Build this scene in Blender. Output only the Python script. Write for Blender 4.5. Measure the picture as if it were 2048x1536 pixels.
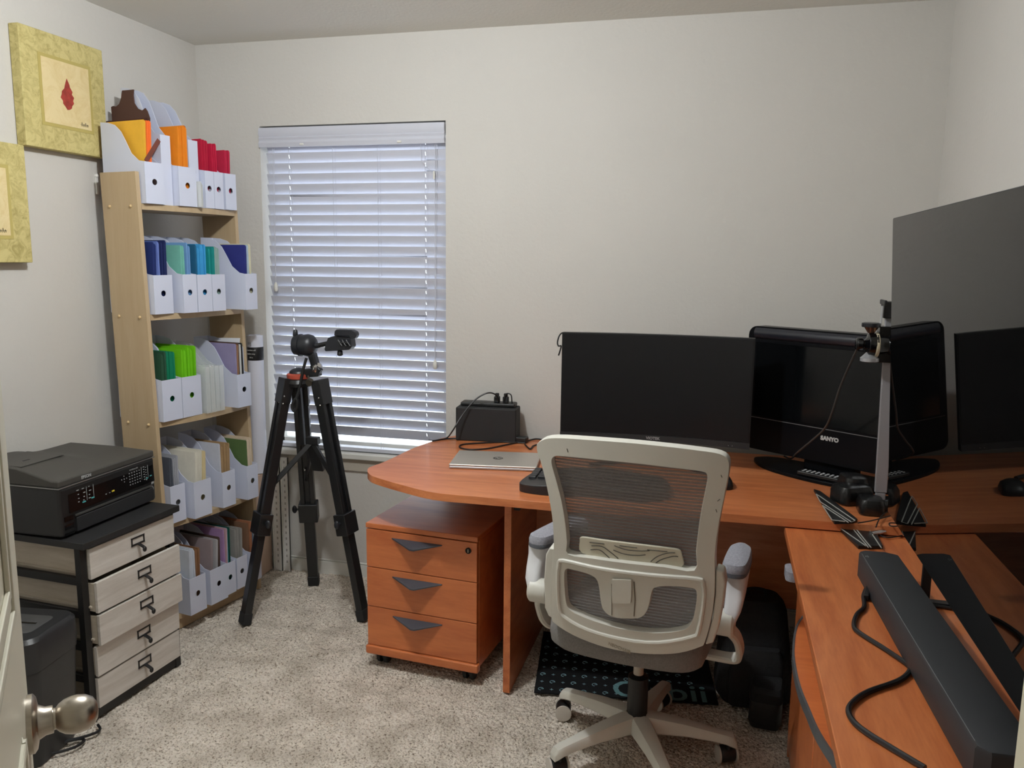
import bpy, bmesh, math, random
from mathutils import Vector, Matrix
random.seed(7)
PI = math.pi
sc = bpy.context.scene
for o in list(bpy.data.objects): bpy.data.objects.remove(o)
COL = sc.collection

# ---------------------------------------------------------------- camera
YAW, PITCH, ROLL, FPX = math.radians(14.27132703), math.radians(-8.71148312), math.radians(-0.6142113), 1631.563
CAMH = 1.5
Rz = Matrix.Rotation(YAW, 3, 'Z'); Rx = Matrix.Rotation(PITCH, 3, 'X'); Ry = Matrix.Rotation(ROLL, 3, 'Y')
MC = Rz @ Rx @ Ry                                    # columns: right, forward, up
CAMP = Vector((0, 0, CAMH))
cd = bpy.data.cameras.new('camera'); cam = bpy.data.objects.new('camera', cd); COL.objects.link(cam)
right, fwd, up = MC.col[0], MC.col[1], MC.col[2]
m3 = Matrix((right, up, -fwd)).transposed()
cam.matrix_world = Matrix.Translation(CAMP) @ m3.to_4x4()
cd.sensor_width = 36; cd.lens = FPX / 2048 * 36; cd.clip_start = 0.02
sc.camera = cam

# survey helpers: where the sight line through a measured point of the photograph meets a known plane of the room
def ray(x, y): return MC @ Vector(((x - 1024) / FPX, 1, -(y - 768) / FPX))
def onz(x, y, z): d = ray(x, y); return CAMP + d * ((z - CAMH) / d.z)
def ony(x, y, Y): d = ray(x, y); return CAMP + d * (Y / d.y)
def onx(x, y, X): d = ray(x, y); return CAMP + d * (X / d.x)
def onpl(x, y, p, n): d = ray(x, y); return CAMP + d * ((p - CAMP).dot(n) / d.dot(n))

# ---------------------------------------------------------------- light, sky, exposure
sc.view_settings.view_transform = 'Standard'; sc.view_settings.look = 'None'
sc.view_settings.gamma = 1; sc.view_settings.use_curve_mapping = False
sc.view_settings.exposure = 0.0
w = bpy.data.worlds.new('overcast_daylight'); sc.world = w; w.use_nodes = True
bg = w.node_tree.nodes['Background']; bg.inputs[0].default_value = (0.86, 0.95, 1.0, 1); bg.inputs[1].default_value = 2.3
LX, LY = -1.01, 1.79
ld = bpy.data.lights.new('ceiling_lamp_bulb', 'POINT'); ld.energy = 63; ld.color = (0.95, 0.98, 1.0); ld.shadow_soft_size = 0.045
lo = bpy.data.objects.new('ceiling_lamp_bulb', ld); COL.objects.link(lo); lo.location = (LX, LY, 2.35)
pd = bpy.data.lights.new('window_daylight', 'AREA'); pd.shape = 'RECTANGLE'; pd.size = 0.86; pd.size_y = 1.4; pd.energy = 16; pd.color = (0.84, 0.92, 1.0)
po = bpy.data.objects.new('window_daylight', pd); COL.objects.link(po); po.location = (-1.61, 3.66, 1.34); po.rotation_euler = (math.radians(-90), 0, 0)
hd = bpy.data.lights.new('fill_light', 'AREA'); hd.size = 1.2; hd.energy = 7; hd.color = (1.0, 0.98, 0.95)  # added fill behind the camera to brighten the room, no real fixture there
ho = bpy.data.objects.new('fill_light', hd); COL.objects.link(ho); ho.location = (-0.7, -0.5, 2.2); ho.rotation_euler = (math.radians(35), 0, 0)

# ---------------------------------------------------------------- materials
def lin(c):
    if isinstance(c, str): c = tuple(int(c[i:i + 2], 16) for i in (0, 2, 4))
    return tuple(((v / 255) / 12.92 if v / 255 <= .04045 else ((v / 255 + .055) / 1.055) ** 2.4) for v in c) + (1,)
MATS = {}
def mat(name, col, rough=.5, metal=0., spec=.5, bump=0., bscale=60., var=0., vscale=6., stretch=(1, 1, 1), bdist=.002, ior=None, alpha=None, coat=0.):
    if name in MATS: return MATS[name]
    m = bpy.data.materials.new(name); m.use_nodes = True; MATS[name] = m
    nt = m.node_tree; N = nt.nodes; K = nt.links; p = N['Principled BSDF']
    c = lin(col); p.inputs['Base Color'].default_value = c; p.inputs['Roughness'].default_value = rough
    p.inputs['Metallic'].default_value = metal; p.inputs['Specular IOR Level'].default_value = spec
    if coat: p.inputs['Coat Weight'].default_value = coat; p.inputs['Coat Roughness'].default_value = .12
    if ior: p.inputs['IOR'].default_value = ior
    tc = N.new('ShaderNodeTexCoord'); mp = N.new('ShaderNodeMapping'); mp.inputs['Scale'].default_value = stretch
    K.new(tc.outputs['Object'], mp.inputs[0])
    if var:
        n = N.new('ShaderNodeTexNoise'); n.inputs['Scale'].default_value = vscale; n.inputs['Detail'].default_value = 6; n.inputs['Roughness'].default_value = .6
        K.new(mp.outputs[0], n.inputs['Vector'])
        r = N.new('ShaderNodeValToRGB'); r.color_ramp.elements[0].position = .32; r.color_ramp.elements[1].position = .68
        r.color_ramp.elements[0].color = tuple(v * (1 - var) for v in c[:3]) + (1,); r.color_ramp.elements[1].color = tuple(min(1, v * (1 + var)) for v in c[:3]) + (1,)
        K.new(n.outputs[0], r.inputs[0]); K.new(r.outputs[0], p.inputs['Base Color'])
    if bump:
        n = N.new('ShaderNodeTexNoise'); n.inputs['Scale'].default_value = bscale; n.inputs['Detail'].default_value = 4
        K.new(mp.outputs[0], n.inputs['Vector'])
        b = N.new('ShaderNodeBump'); b.inputs['Strength'].default_value = bump; b.inputs['Distance'].default_value = bdist
        K.new(n.outputs[0], b.inputs['Height']); K.new(b.outputs[0], p.inputs['Normal'])
    return m
def wood(name, c1, c2, rough=.35, stretch=(1.2, 9, 9), coat=.25, scale=2.2):
    if name in MATS: return MATS[name]
    m = mat(name, c1, rough=rough, coat=coat); nt = m.node_tree; N = nt.nodes; K = nt.links; p = N['Principled BSDF']
    g = N.new('ShaderNodeNewGeometry'); mp = N.new('ShaderNodeMapping'); mp.inputs['Scale'].default_value = stretch
    K.new(g.outputs['Position'], mp.inputs[0])
    n = N.new('ShaderNodeTexNoise'); n.inputs['Scale'].default_value = scale; n.inputs['Detail'].default_value = 8; n.inputs['Distortion'].default_value = .8
    n2 = N.new('ShaderNodeTexNoise'); n2.inputs['Scale'].default_value = scale * 9; n2.inputs['Detail'].default_value = 3
    K.new(mp.outputs[0], n.inputs['Vector']); K.new(mp.outputs[0], n2.inputs['Vector'])
    mx = N.new('ShaderNodeMath'); mx.operation = 'MULTIPLY_ADD'; mx.inputs[1].default_value = .3
    K.new(n2.outputs[0], mx.inputs[0]); K.new(n.outputs[0], mx.inputs[2])
    r = N.new('ShaderNodeValToRGB'); r.color_ramp.elements[0].position = .42; r.color_ramp.elements[1].position = .85
    r.color_ramp.elements[0].color = lin(c2); r.color_ramp.elements[1].color = lin(c1)
    K.new(mx.outputs[0], r.inputs[0]); K.new(r.outputs[0], p.inputs['Base Color'])
    return m

M_wall = mat('painted_wall', (207, 204, 198), rough=.85, spec=.2, bump=.35, bscale=55, bdist=.004, var=.012, vscale=3)
M_ceil = mat('painted_ceiling', (232, 231, 224), rough=.9, spec=.1, bump=.3, bscale=70, bdist=.004)
M_trim = mat('white_trim', (222, 221, 214), rough=.45)
M_white = mat('white_plastic', (226, 225, 220), rough=.4)
M_blind = mat('blind_white', (202, 204, 214), rough=.45, spec=.3)
M_chair = mat('chair_white_plastic', (212, 210, 200), rough=.42, var=.02, vscale=10)
M_black = mat('black_plastic', (22, 23, 25), rough=.42)
M_blackm = mat('black_matte', (27, 28, 30), rough=.7)
M_gloss = mat('black_gloss', (10, 11, 13), rough=.12)
M_screen = mat('matte_screen', (18, 19, 22), rough=.38, spec=.4)
M_screen2 = mat('glossy_screen', (7, 9, 11), rough=.12, spec=.35)
M_tv = mat('mirror_screen', (6, 6, 6), rough=.012, spec=.5, ior=1.27)
M_desk = wood('desk_wood', (214, 134, 84), (180, 98, 54), stretch=(1.2, 9, 9))
M_deskv = wood('desk_wood_return', (210, 126, 74), (174, 90, 46), stretch=(9, 1.2, 9))
M_ped = wood('pedestal_wood', (206, 120, 68), (178, 94, 50), stretch=(1.0, 6, 7))
M_edge = mat('desk_edge', (150, 72, 42), rough=.35)
M_beech = wood('bookcase_wood', (190, 168, 134), (180, 156, 122), stretch=(10, 10, .8), coat=0, rough=.5)
M_card = mat('white_card', (208, 213, 230), rough=.6, spec=.25)
M_metal = mat('brushed_metal', (178, 170, 158), rough=.3, metal=1, var=.05, vscale=30, stretch=(1, 1, 12))
M_chrome = mat('chrome', (210, 210, 210), rough=.15, metal=1)
M_silver = mat('silver_paint', (186, 188, 192), rough=.35, metal=.6)
M_grey = mat('grey_fabric', (128, 126, 124), rough=.95, spec=.1, bump=.6, bscale=400, bdist=.001, var=.15, vscale=250)
M_pad = mat('grey_pad', (150, 150, 158), rough=.95, spec=.1, bump=.6, bscale=300, bdist=.001, var=.18, vscale=200)
M_frame = mat('black_metal', (24, 23, 23), rough=.5)
M_draw = wood('pale_drawer_wood', (214, 209, 202), (192, 185, 176), stretch=(9, 1.2, 14), coat=0, rough=.55, scale=3)
M_draws = wood('pale_side_wood', (196, 186, 170), (172, 160, 142), stretch=(1.2, 9, 14), coat=0, rough=.55, scale=3)
M_glassw = mat('opaque_white', (240, 240, 240), rough=.6)

# ---------------------------------------------------------------- mesh helpers
class MB:
    def __init__(s): s.bm = bmesh.new()
    def box(s, x0, x1, y0, y1, z0, z1, M=None):
        c = [Vector((x, y, z)) for z in (z0, z1) for y in (y0, y1) for x in (x0, x1)]
        if M: c = [M @ v for v in c]
        v = [s.bm.verts.new(p) for p in c]
        for f in ((0, 2, 3, 1), (4, 5, 7, 6), (0, 1, 5, 4), (2, 6, 7, 3), (0, 4, 6, 2), (1, 3, 7, 5)): s.bm.faces.new([v[i] for i in f])
        return s
    def hexa(s, p):                       # 8 points: bottom loop 4, top loop 4
        v = [s.bm.verts.new(Vector(q)) for q in p]
        for f in ((3, 2, 1, 0), (4, 5, 6, 7), (0, 1, 5, 4), (1, 2, 6, 5), (2, 3, 7, 6), (3, 0, 4, 7)): s.bm.faces.new([v[i] for i in f])
        return s
    def bar(s, a, b, w, h=None, upv=(0, 0, 1), w2=None, h2=None):   # rectangular bar a->b, w across, h in up direction
        a, b = Vector(a), Vector(b); h = h or w; w2 = w2 or w; h2 = h2 or h
        d = (b - a).normalized(); x = d.cross(Vector(upv));
        if x.length < 1e-4: x = d.cross(Vector((0, 1, 0)))
        x.normalize(); y = x.cross(d)
        P = []
        for c, ww, hh in ((a, w, h), (b, w2, h2)):
            for i, j in ((-1, -1), (1, -1), (1, 1), (-1, 1)): P.append(c + x * i * ww / 2 + y * j * hh / 2)
        return s.hexa(P)
    def tube(s, pts, r, seg=10, smooth=0, closed=False):
        pts = [Vector(p) for p in pts]
        if smooth: pts = catmull(pts, smooth, closed)
        n = len(pts); rr = r if isinstance(r, (list, tuple)) else None
        t0 = (pts[1] - pts[0]).normalized(); a = Vector((0, 0, 1)) if abs(t0.z) < .9 else Vector((1, 0, 0))
        x = t0.cross(a).normalized(); rings = []
        for i, p in enumerate(pts):
            t = (pts[min(i + 1, n - 1)] - pts[max(i - 1, 0)])
            if closed: t = pts[(i + 1) % n] - pts[i - 1]
            t.normalize(); x = (x - t * x.dot(t)).normalized(); y = t.cross(x)
            ri = r if not rr else rr[0] + (rr[1] - rr[0]) * i / (n - 1)
            rings.append([s.bm.verts.new(p + (x * math.cos(2 * PI * k / seg) + y * math.sin(2 * PI * k / seg)) * ri) for k in range(seg)])
        m = n if closed else n - 1
        for i in range(m):
            A, B = rings[i], rings[(i + 1) % n]
            for k in range(seg): s.bm.faces.new((A[k], A[(k + 1) % seg], B[(k + 1) % seg], B[k]))
        if not closed: s.bm.faces.new(rings[0][::-1]); s.bm.faces.new(rings[-1])
        return s
    def lathe(s, o, axis, prof, seg=24):  # prof: (radius, along)
        o = Vector(o); ax = Vector(axis).normalized(); a = Vector((0, 0, 1)) if abs(ax.z) < .9 else Vector((1, 0, 0))
        x = ax.cross(a).normalized(); y = ax.cross(x); rings = []
        for r, h in prof:
            r = max(r, 1e-5)
            rings.append([s.bm.verts.new(o + ax * h + (x * math.cos(2 * PI * k / seg) + y * math.sin(2 * PI * k / seg)) * r) for k in range(seg)])
        for A, B in zip(rings, rings[1:]):
            for k in range(seg): s.bm.faces.new((A[k], A[(k + 1) % seg], B[(k + 1) % seg], B[k]))
        s.bm.faces.new(rings[0][::-1]); s.bm.faces.new(rings[-1])
        return s
    def poly(s, outer, nrm, th, holes=(), both=False):   # planar outline of world points, extruded by th along nrm
        nrm = Vector(nrm).normalized(); edges = []; new = []
        for loop in [outer] + list(holes):
            vs = [s.bm.verts.new(Vector(p)) for p in loop]; new += vs
            for i in range(len(vs)): edges.append(s.bm.edges.new((vs[i], vs[(i + 1) % len(vs)])))
        r = bmesh.ops.triangle_fill(s.bm, use_beauty=True, use_dissolve=False, edges=edges, normal=nrm)
        fs = [f for f in r['geom'] if isinstance(f, bmesh.types.BMFace)]
        if th:
            e = bmesh.ops.extrude_face_region(s.bm, geom=fs)
            for v in [g for g in e['geom'] if isinstance(g, bmesh.types.BMVert)]: v.co += nrm * th
        return s
    def ball(s, c, rx, ry=None, rz=None, seg=20, M=None):
        ry = ry or rx; rz = rz or rx
        r = bmesh.ops.create_uvsphere(s.bm, u_segments=seg, v_segments=seg // 2 + 2, radius=1)
        for v in r['verts']:
            v.co = Vector((v.co.x * rx, v.co.y * ry, v.co.z * rz))
            if M: v.co = M @ v.co
            v.co += Vector(c)
        return s
    def warp(s, f):
        for v in s.bm.verts: v.co = f(v.co.copy())
        return s
def catmull(p, n, closed=False):
    out = []; m = len(p)
    for i in range(m if closed else m - 1):
        g = (lambda k: p[k % m]) if closed else (lambda k: p[max(0, min(m - 1, k))])
        a, b, c, d = g(i - 1), g(i), g(i + 1), g(i + 2)
        for k in range(n):
            t = k / n
            out.append(.5 * ((2 * b) + (c - a) * t + (2 * a - 5 * b + 4 * c - d) * t * t + (3 * b - a - 3 * c + d) * t ** 3))
    if not closed: out.append(p[-1])
    return out
INV = {}
def build(name, mb, m, parent=None, world=False, bevel=0, seg=2, smooth=True, loc=None):
    bm = mb.bm
    bmesh.ops.remove_doubles(bm, verts=bm.verts, dist=1e-6)
    bmesh.ops.recalc_face_normals(bm, faces=bm.faces)
    me = bpy.data.meshes.new(name)
    if world and parent is not None:
        Mi = INV[parent.name]
        for v in bm.verts: v.co = Mi @ v.co
    if loc is not None:
        for v in bm.verts: v.co -= Vector(loc)
    bm.to_mesh(me); bm.free()
    me.materials.append(m)
    o = bpy.data.objects.new(name, me); COL.objects.link(o)
    if parent is not None: o.parent = parent; INV[o.name] = INV.get(parent.name, Matrix.Identity(4))
    if loc is not None: o.location = loc
    if smooth:
        for p in me.polygons: p.use_smooth = True
        try: me.set_sharp_from_angle(angle=math.radians(38))
        except Exception: pass
    if bevel:
        b = o.modifiers.new('bevel', 'BEVEL'); b.width = bevel; b.segments = seg; b.limit_method = 'ANGLE'; b.angle_limit = math.radians(40)
        b.harden_normals = True
    return o
def tag(o, label, cat, group=None, kind=None):
    o['label'] = label; o['category'] = cat
    if group: o['group'] = group
    if kind: o['kind'] = kind
    return o
def thing(name, label, cat, loc=(0, 0, 0), rz=0, group=None):
    o = bpy.data.objects.new(name, None); COL.objects.link(o); o.empty_display_size = .05
    o.location = loc; o.rotation_euler = (0, 0, rz); tag(o, label, cat, group)
    INV[o.name] = (Matrix.Translation(Vector(loc)) @ Matrix.Rotation(rz, 4, 'Z')).inverted()
    return o
def struct(name, mb, m, label=None, **k):
    o = build(name, mb, m, **k); o['kind'] = 'structure'
    if label: o['label'] = label
    return o
def text(name, body, size, m, parent, origin, xdir, ydir, th=.0006, off=0., align='CENTER', world=True, shear=0.):
    cu = bpy.data.curves.new(name, 'FONT'); cu.body = body; cu.size = size; cu.extrude = th; cu.align_x = align; cu.align_y = 'CENTER'; cu.offset = off; cu.resolution_u = 3; cu.shear = shear
    t = bpy.data.objects.new(name, cu); COL.objects.link(t)
    dg = bpy.context.evaluated_depsgraph_get(); me = bpy.data.meshes.new_from_object(t.evaluated_get(dg)); bpy.data.objects.remove(t)
    x = Vector(xdir).normalized(); y = Vector(ydir); y = (y - x * y.dot(x)).normalized(); z = x.cross(y)
    Mx = Matrix((x, y, z)).transposed().to_4x4(); Mx.translation = Vector(origin)
    if parent is not None and world: Mx = INV[parent.name] @ Mx
    me.transform(Mx); me.materials.clear(); me.materials.append(m); me.name = name
    o = bpy.data.objects.new(name, me); COL.objects.link(o)
    if parent is not None: o.parent = parent
    return o
def copytree(o, parent=None):
    c = o.copy(); COL.objects.link(c); c.parent = parent
    INV[c.name] = INV.get(o.name)
    for ch in list(o.children): copytree(ch, c)
    return c

# ================================================================ ROOM
XL, XR, YB, YF, ZC = -2.373, 0.768, 3.417, -0.75, 2.445
WX0, WX1, WZ0, WZ1 = -2.060, -1.173, 0.575, 2.080      # window opening
T = .14
struct('floor', MB().box(XL - .2, XR + .2, YF - .2, YB + .3, -.06, -.012), mat('carpet_backing', (150, 135, 115), rough=1))
struct('ceiling', MB().box(XL - .2, XR + .2, YF - .2, YB + .3, ZC, ZC + .1), M_ceil)
struct('wall_left', MB().box(XL - .12, XL, YF, YB, 0, ZC), M_wall)
struct('wall_right', MB().box(XR, XR + .12, YF, YB, 0, ZC), M_wall)
struct('wall_front', MB().box(XL, XR, YF - .12, YF, 0, ZC), M_wall)
b = MB().box(XL - .12, WX0, YB, YB + T, 0, ZC).box(WX1, XR + .12, YB, YB + T, 0, ZC).box(WX0, WX1, YB, YB + T, 0, WZ0).box(WX0, WX1, YB, YB + T, WZ1, ZC)
struct('wall_back', b, M_wall)
b = MB()
b.box(XL + .001, XR, YB - .013, YB, -.011, .058); b.box(XL + .001, XR, YB - .008, YB, .058, .066)
struct('baseboard_back', b, M_trim, bevel=.003)
struct('baseboard_left', MB().box(XL, XL + .013, YF, YB - .014, -.011, .062), M_trim, bevel=.003)
struct('baseboard_right', MB().box(XR - .013, XR, YF, YB - .014, -.011, .062), M_trim, bevel=.003)

# carpet: a sheet of short tufts, nobody could count them
def carpet():
    m = bpy.data.materials.new('carpet_pile'); m.use_nodes = True; nt = m.node_tree; N = nt.nodes; K = nt.links; p = N['Principled BSDF']
    p.inputs['Roughness'].default_value = 1; p.inputs['Specular IOR Level'].default_value = .05
    g = N.new('ShaderNodeNewGeometry')
    n1 = N.new('ShaderNodeTexNoise'); n1.inputs['Scale'].default_value = 130; n1.inputs['Detail'].default_value = 4; n1.inputs['Roughness'].default_value = .7; K.new(g.outputs['Position'], n1.inputs['Vector'])
    n2 = N.new('ShaderNodeTexNoise'); n2.inputs['Scale'].default_value = 8; n2.inputs['Detail'].default_value = 3; K.new(g.outputs['Position'], n2.inputs['Vector'])
    v = N.new('ShaderNodeTexVoronoi'); v.inputs['Scale'].default_value = 110; K.new(g.outputs['Position'], v.inputs['Vector'])
    r = N.new('ShaderNodeValToRGB'); e = r.color_ramp.elements
    e[0].position = .34; e[0].color = lin((140, 124, 107)); e[1].position = .47; e[1].color = lin((242, 230, 214))
    x = e.new(.62); x.color = lin((252, 243, 231))
    K.new(n1.outputs[0], r.inputs[0])
    mx = N.new('ShaderNodeMix'); mx.data_type = 'RGBA'; mx.blend_type = 'MULTIPLY'; mx.inputs[0].default_value = .75
    r2 = N.new('ShaderNodeValToRGB'); r2.color_ramp.elements[0].position = .35; r2.color_ramp.elements[0].color = (.66, .64, .61, 1); r2.color_ramp.elements[1].position = .6; r2.color_ramp.elements[1].color = (1, 1, 1, 1)
    K.new(n2.outputs[0], r2.inputs[0]); K.new(r.outputs[0], mx.inputs[6]); K.new(r2.outputs[0], mx.inputs[7]); K.new(mx.outputs[2], p.inputs['Base Color'])
    bp = N.new('ShaderNodeBump'); bp.inputs['Strength'].default_value = .9; bp.inputs['Distance'].default_value = .008
    ad = N.new('ShaderNodeMath'); ad.operation = 'SUBTRACT'; K.new(n1.outputs[0], ad.inputs[0]); K.new(v.outputs['Distance'], ad.inputs[1])
    K.new(ad.outputs[0], bp.inputs['Height']); K.new(bp.outputs[0], p.inputs['Normal'])
    import numpy as np
    rg = np.random.default_rng(3); nx, ny = 700, 950
    def blur(a, k):
        for ax in (0, 1):
            c = np.cumsum(np.concatenate([np.repeat(np.take(a, [0], ax), k, ax), a, np.repeat(np.take(a, [-1], ax), k, ax)], ax), ax)
            a = (np.take(c, range(2 * k, c.shape[ax]), ax) - np.take(c, range(0, c.shape[ax] - 2 * k), ax)) / (2 * k)
        return a
    f0 = rg.standard_normal((ny + 1, nx + 1)); f1 = blur(rg.standard_normal((ny + 1, nx + 1)), 1); f2 = blur(rg.standard_normal((ny + 1, nx + 1)), 8)
    hgt_ = f0 / f0.std() * .0010 + f1[:ny + 1, :nx + 1] / f1.std() * .0016 + f2[:ny + 1, :nx + 1] / f2.std() * .0012
    hgt_ = np.clip(hgt_, -.006, .0045) - .0045
    X, Y = np.meshgrid(np.linspace(XL + .014, XR - .014, nx + 1), np.linspace(YF + .014, YB - .014, ny + 1))
    jx = rg.uniform(-.0015, .0015, X.shape); jy = rg.uniform(-.0015, .0015, X.shape)
    co = np.stack([X + jx, Y + jy, hgt_], -1).reshape(-1, 3)
    idx = np.arange((nx + 1) * (ny + 1)).reshape(ny + 1, nx + 1)
    fc = np.stack([idx[:-1, :-1], idx[:-1, 1:], idx[1:, 1:], idx[1:, :-1]], -1).reshape(-1)
    me = bpy.data.meshes.new('carpet'); me.vertices.add(len(co)); me.vertices.foreach_set('co', co.astype(np.float32).reshape(-1))
    nf = nx * ny; me.loops.add(nf * 4); me.loops.foreach_set('vertex_index', fc.astype(np.int32)); me.polygons.add(nf)
    me.polygons.foreach_set('loop_start', np.arange(0, nf * 4, 4, dtype=np.int32)); me.polygons.foreach_set('use_smooth', np.ones(nf, dtype=bool))
    me.update(calc_edges=True); me.validate(); me.materials.append(m)
    o = bpy.data.objects.new('carpet', me); COL.objects.link(o)
    tag(o, 'beige textured cut-pile carpet covering the whole floor', 'carpet', kind='stuff')
carpet()

# ceiling lamp (source of the room light, above the frame)
t = thing('ceiling_lamp', 'white flush ceiling lamp in the middle of the room', 'lamp', (LX, LY, ZC - .001))
build('mount_plate', MB().lathe((0, 0, 0), (0, 0, -1), [(.09, 0), (.09, .02), (.02, .03), (.03, .028)]), M_white, t)

# ---------------------------------------------------------------- window
t = MB()
t.box(WX0, WX0 + .035, YB + .07, YB + .12, WZ0, WZ1).box(WX1 - .035, WX1, YB + .07, YB + .12, WZ0, WZ1)
t.box(WX0, WX1, YB + .07, YB + .12, WZ1 - .035, WZ1).box(WX0, WX1, YB + .07, YB + .12, WZ0, WZ0 + .06).box(WX0, WX1, YB + .075, YB + .115, 1.30, 1.34)
wf = struct('window_1', t, M_trim)
g = bpy.data.materials.new('window_glass'); g.use_nodes = True; nt = g.node_tree; nt.nodes.clear()
go = nt.nodes.new('ShaderNodeOutputMaterial'); tr = nt.nodes.new('ShaderNodeBsdfTransparent'); gl = nt.nodes.new('ShaderNodeBsdfGlossy'); gl.inputs['Roughness'].default_value = .02
mxs = nt.nodes.new('ShaderNodeMixShader'); fr = nt.nodes.new('ShaderNodeFresnel'); nt.links.new(fr.outputs[0], mxs.inputs[0]); nt.links.new(tr.outputs[0], mxs.inputs[1]); nt.links.new(gl.outputs[0], mxs.inputs[2]); nt.links.new(mxs.outputs[0], go.inputs[0])
build('pane', MB().box(WX0 + .03, WX1 - .03, YB + .094, YB + .098, WZ0 + .05, WZ1 - .03), g, wf)
# sill and apron
b = MB().box(WX0 - .012, WX1 + .012, YB - .034, YB + .075, WZ0 - .002, WZ0 + .026)
struct('trim_1', b, M_trim, bevel=.006)
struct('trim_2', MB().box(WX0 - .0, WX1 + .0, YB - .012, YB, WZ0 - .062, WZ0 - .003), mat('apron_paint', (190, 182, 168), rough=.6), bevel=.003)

# blind
bt = thing('window_blind', 'white horizontal slat blind closed over the window', 'blind', (0, 0, 0))
BX0, BX1 = WX0 + .022, WX1 - .004
b = MB()
prof = [(0, .085), (-.012, .085), (-.016, .060), (-.010, .045), (-.014, .040), (-.010, .030), (-.016, .018), (-.012, .0), (0, 0)]
pts0 = [Vector((WX0 + .002, YB - .002 + p[0], WZ1 - .094 + p[1])) for p in prof]
b.poly(pts0, (1, 0, 0), WX1 - WX0 - .004)
build('valance', b, M_blind, bt)
build('headrail', MB().box(BX0, BX1, YB + .004, YB + .05, WZ1 - .055, WZ1 - .01), M_blind, bt)
SP = .0461; ns = 31; zt = 1.940; YS = YB + .024; ang = math.radians(63); SWID = .052
b = MB()
HOLES = (-1.926, -1.272); xs = [BX0] + [v for h in HOLES for v in (h - .0018, h + .0018)] + [BX1]
for i in range(-1, ns):
    zc = zt - i * SP
    if zc < WZ0 + .085: break
    for seg in range(len(xs) - 1):
        xa, xb = xs[seg], xs[seg + 1]; hole = seg % 2 == 1
        for k in range(6):
            if hole and k in (1, 2): continue        # routed slot for the ladder cord
            Q = []
            for kk in (k, k + 1):
                s_ = (kk / 6 - .5) * SWID; bow_ = .0024 * (1 - (kk / 3 - 1) ** 2)      # room edge high, window edge low, slightly crowned
                y = YS + s_ * math.cos(ang) - bow_ * math.sin(ang); z = zc - s_ * math.sin(ang) - bow_ * math.cos(ang)
                for dy, dz in ((0, 0), (.0022 * math.sin(ang), .0022 * math.cos(ang))): Q.append((y + dy, z + dz))
            b.hexa([(xa, *Q[0]), (xb, *Q[0]), (xb, *Q[1]), (xa, *Q[1]), (xa, *Q[2]), (xb, *Q[2]), (xb, *Q[3]), (xa, *Q[3])])
sl = build('slats', b, M_blind, bt)
build('bottom_rail', MB().box(BX0, BX1, YS - .025, YS + .022, WZ0 + .031, WZ0 + .049), M_blind, bt, bevel=.003)
for i in range(3): pass
b = MB()
for x in (-1.925, -1.708, -1.493, -1.272):
    b.tube([(x, YS - .012, WZ1 - .09), (x, YS - .016, WZ0 + .04)], .0009, 5)
    b.tube([(x + .012, YS - .012, WZ1 - .09), (x + .012, YS - .016, WZ0 + .04)], .0006, 5)
build('ladder_cords', b, M_blind, bt)
for i, (x, z) in enumerate(((-2.0, 1.36), (-1.222, 1.03))):
    b = MB().tube([(x, YB + .003, WZ1 - .09), (x - .002, YB - .004, z + .02)], .0011, 6).tube([(x + .008, YB + .003, WZ1 - .09), (x, YB - .004, z + .02)], .0011, 6)
    c = build('pull_cord', b, M_blind, bt)
    build('tassel', MB().lathe((x - .001, YB - .004, z + .022), (0, 0, -1), [(.003, 0), (.009, .012), (.010, .034), (.006, .042)], 12), M_trim, c)
b = MB().tube([(-1.285, YB - .002, WZ1 - .09), (-1.282, YB - .004, 1.92), (-1.25, YB - .006, 1.885), (-1.224, YB - .006, 1.84)], .0011, 6, 6)
c = build('pull_cord', b, M_blind, bt)
build('cord_joint', MB().lathe((-1.224, YB - .006, 1.87), (0, 0, -1), [(.004, 0), (.005, .01), (.004, .034)], 10), M_trim, c)
for x, y in ((604, 288), (799, 283)):
    p = ony(x, y, YB - .012); build('clip', MB().box(p.x - .010, p.x + .010, YB - .02, YB - .005, p.z - .006, p.z + .004), M_white, bt, bevel=.003)

# ================================================================ WALL ART
def artpaint(name, base, dark, sc_=26):
    m = mat(name, base, rough=.7, spec=.2); N = m.node_tree.nodes; K = m.node_tree.links; p = N['Principled BSDF']
    g = N.new('ShaderNodeNewGeometry'); n = N.new('ShaderNodeTexNoise'); n.inputs['Scale'].default_value = sc_; n.inputs['Detail'].default_value = 9; n.inputs['Roughness'].default_value = .75; n.inputs['Distortion'].default_value = 1.2
    K.new(g.outputs['Position'], n.inputs['Vector'])
    r = N.new('ShaderNodeValToRGB'); r.color_ramp.elements[0].position = .36; r.color_ramp.elements[0].color = lin(dark); r.color_ramp.elements[1].position = .56; r.color_ramp.elements[1].color = lin(base)
    K.new(n.outputs[0], r.inputs[0]); K.new(r.outputs[0], p.inputs['Base Color']); return m
M_olive = artpaint('mottled_olive_paint', (206, 193, 132), (170, 156, 98))
M_cream = artpaint('cream_paint', (226, 208, 160), (216, 194, 140), 12)
M_leaf = mat('red_leaf_paint', (158, 58, 48), rough=.7, var=.25, vscale=60)
M_ink = mat('dark_ink', (50, 40, 26), rough=.8)
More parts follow.
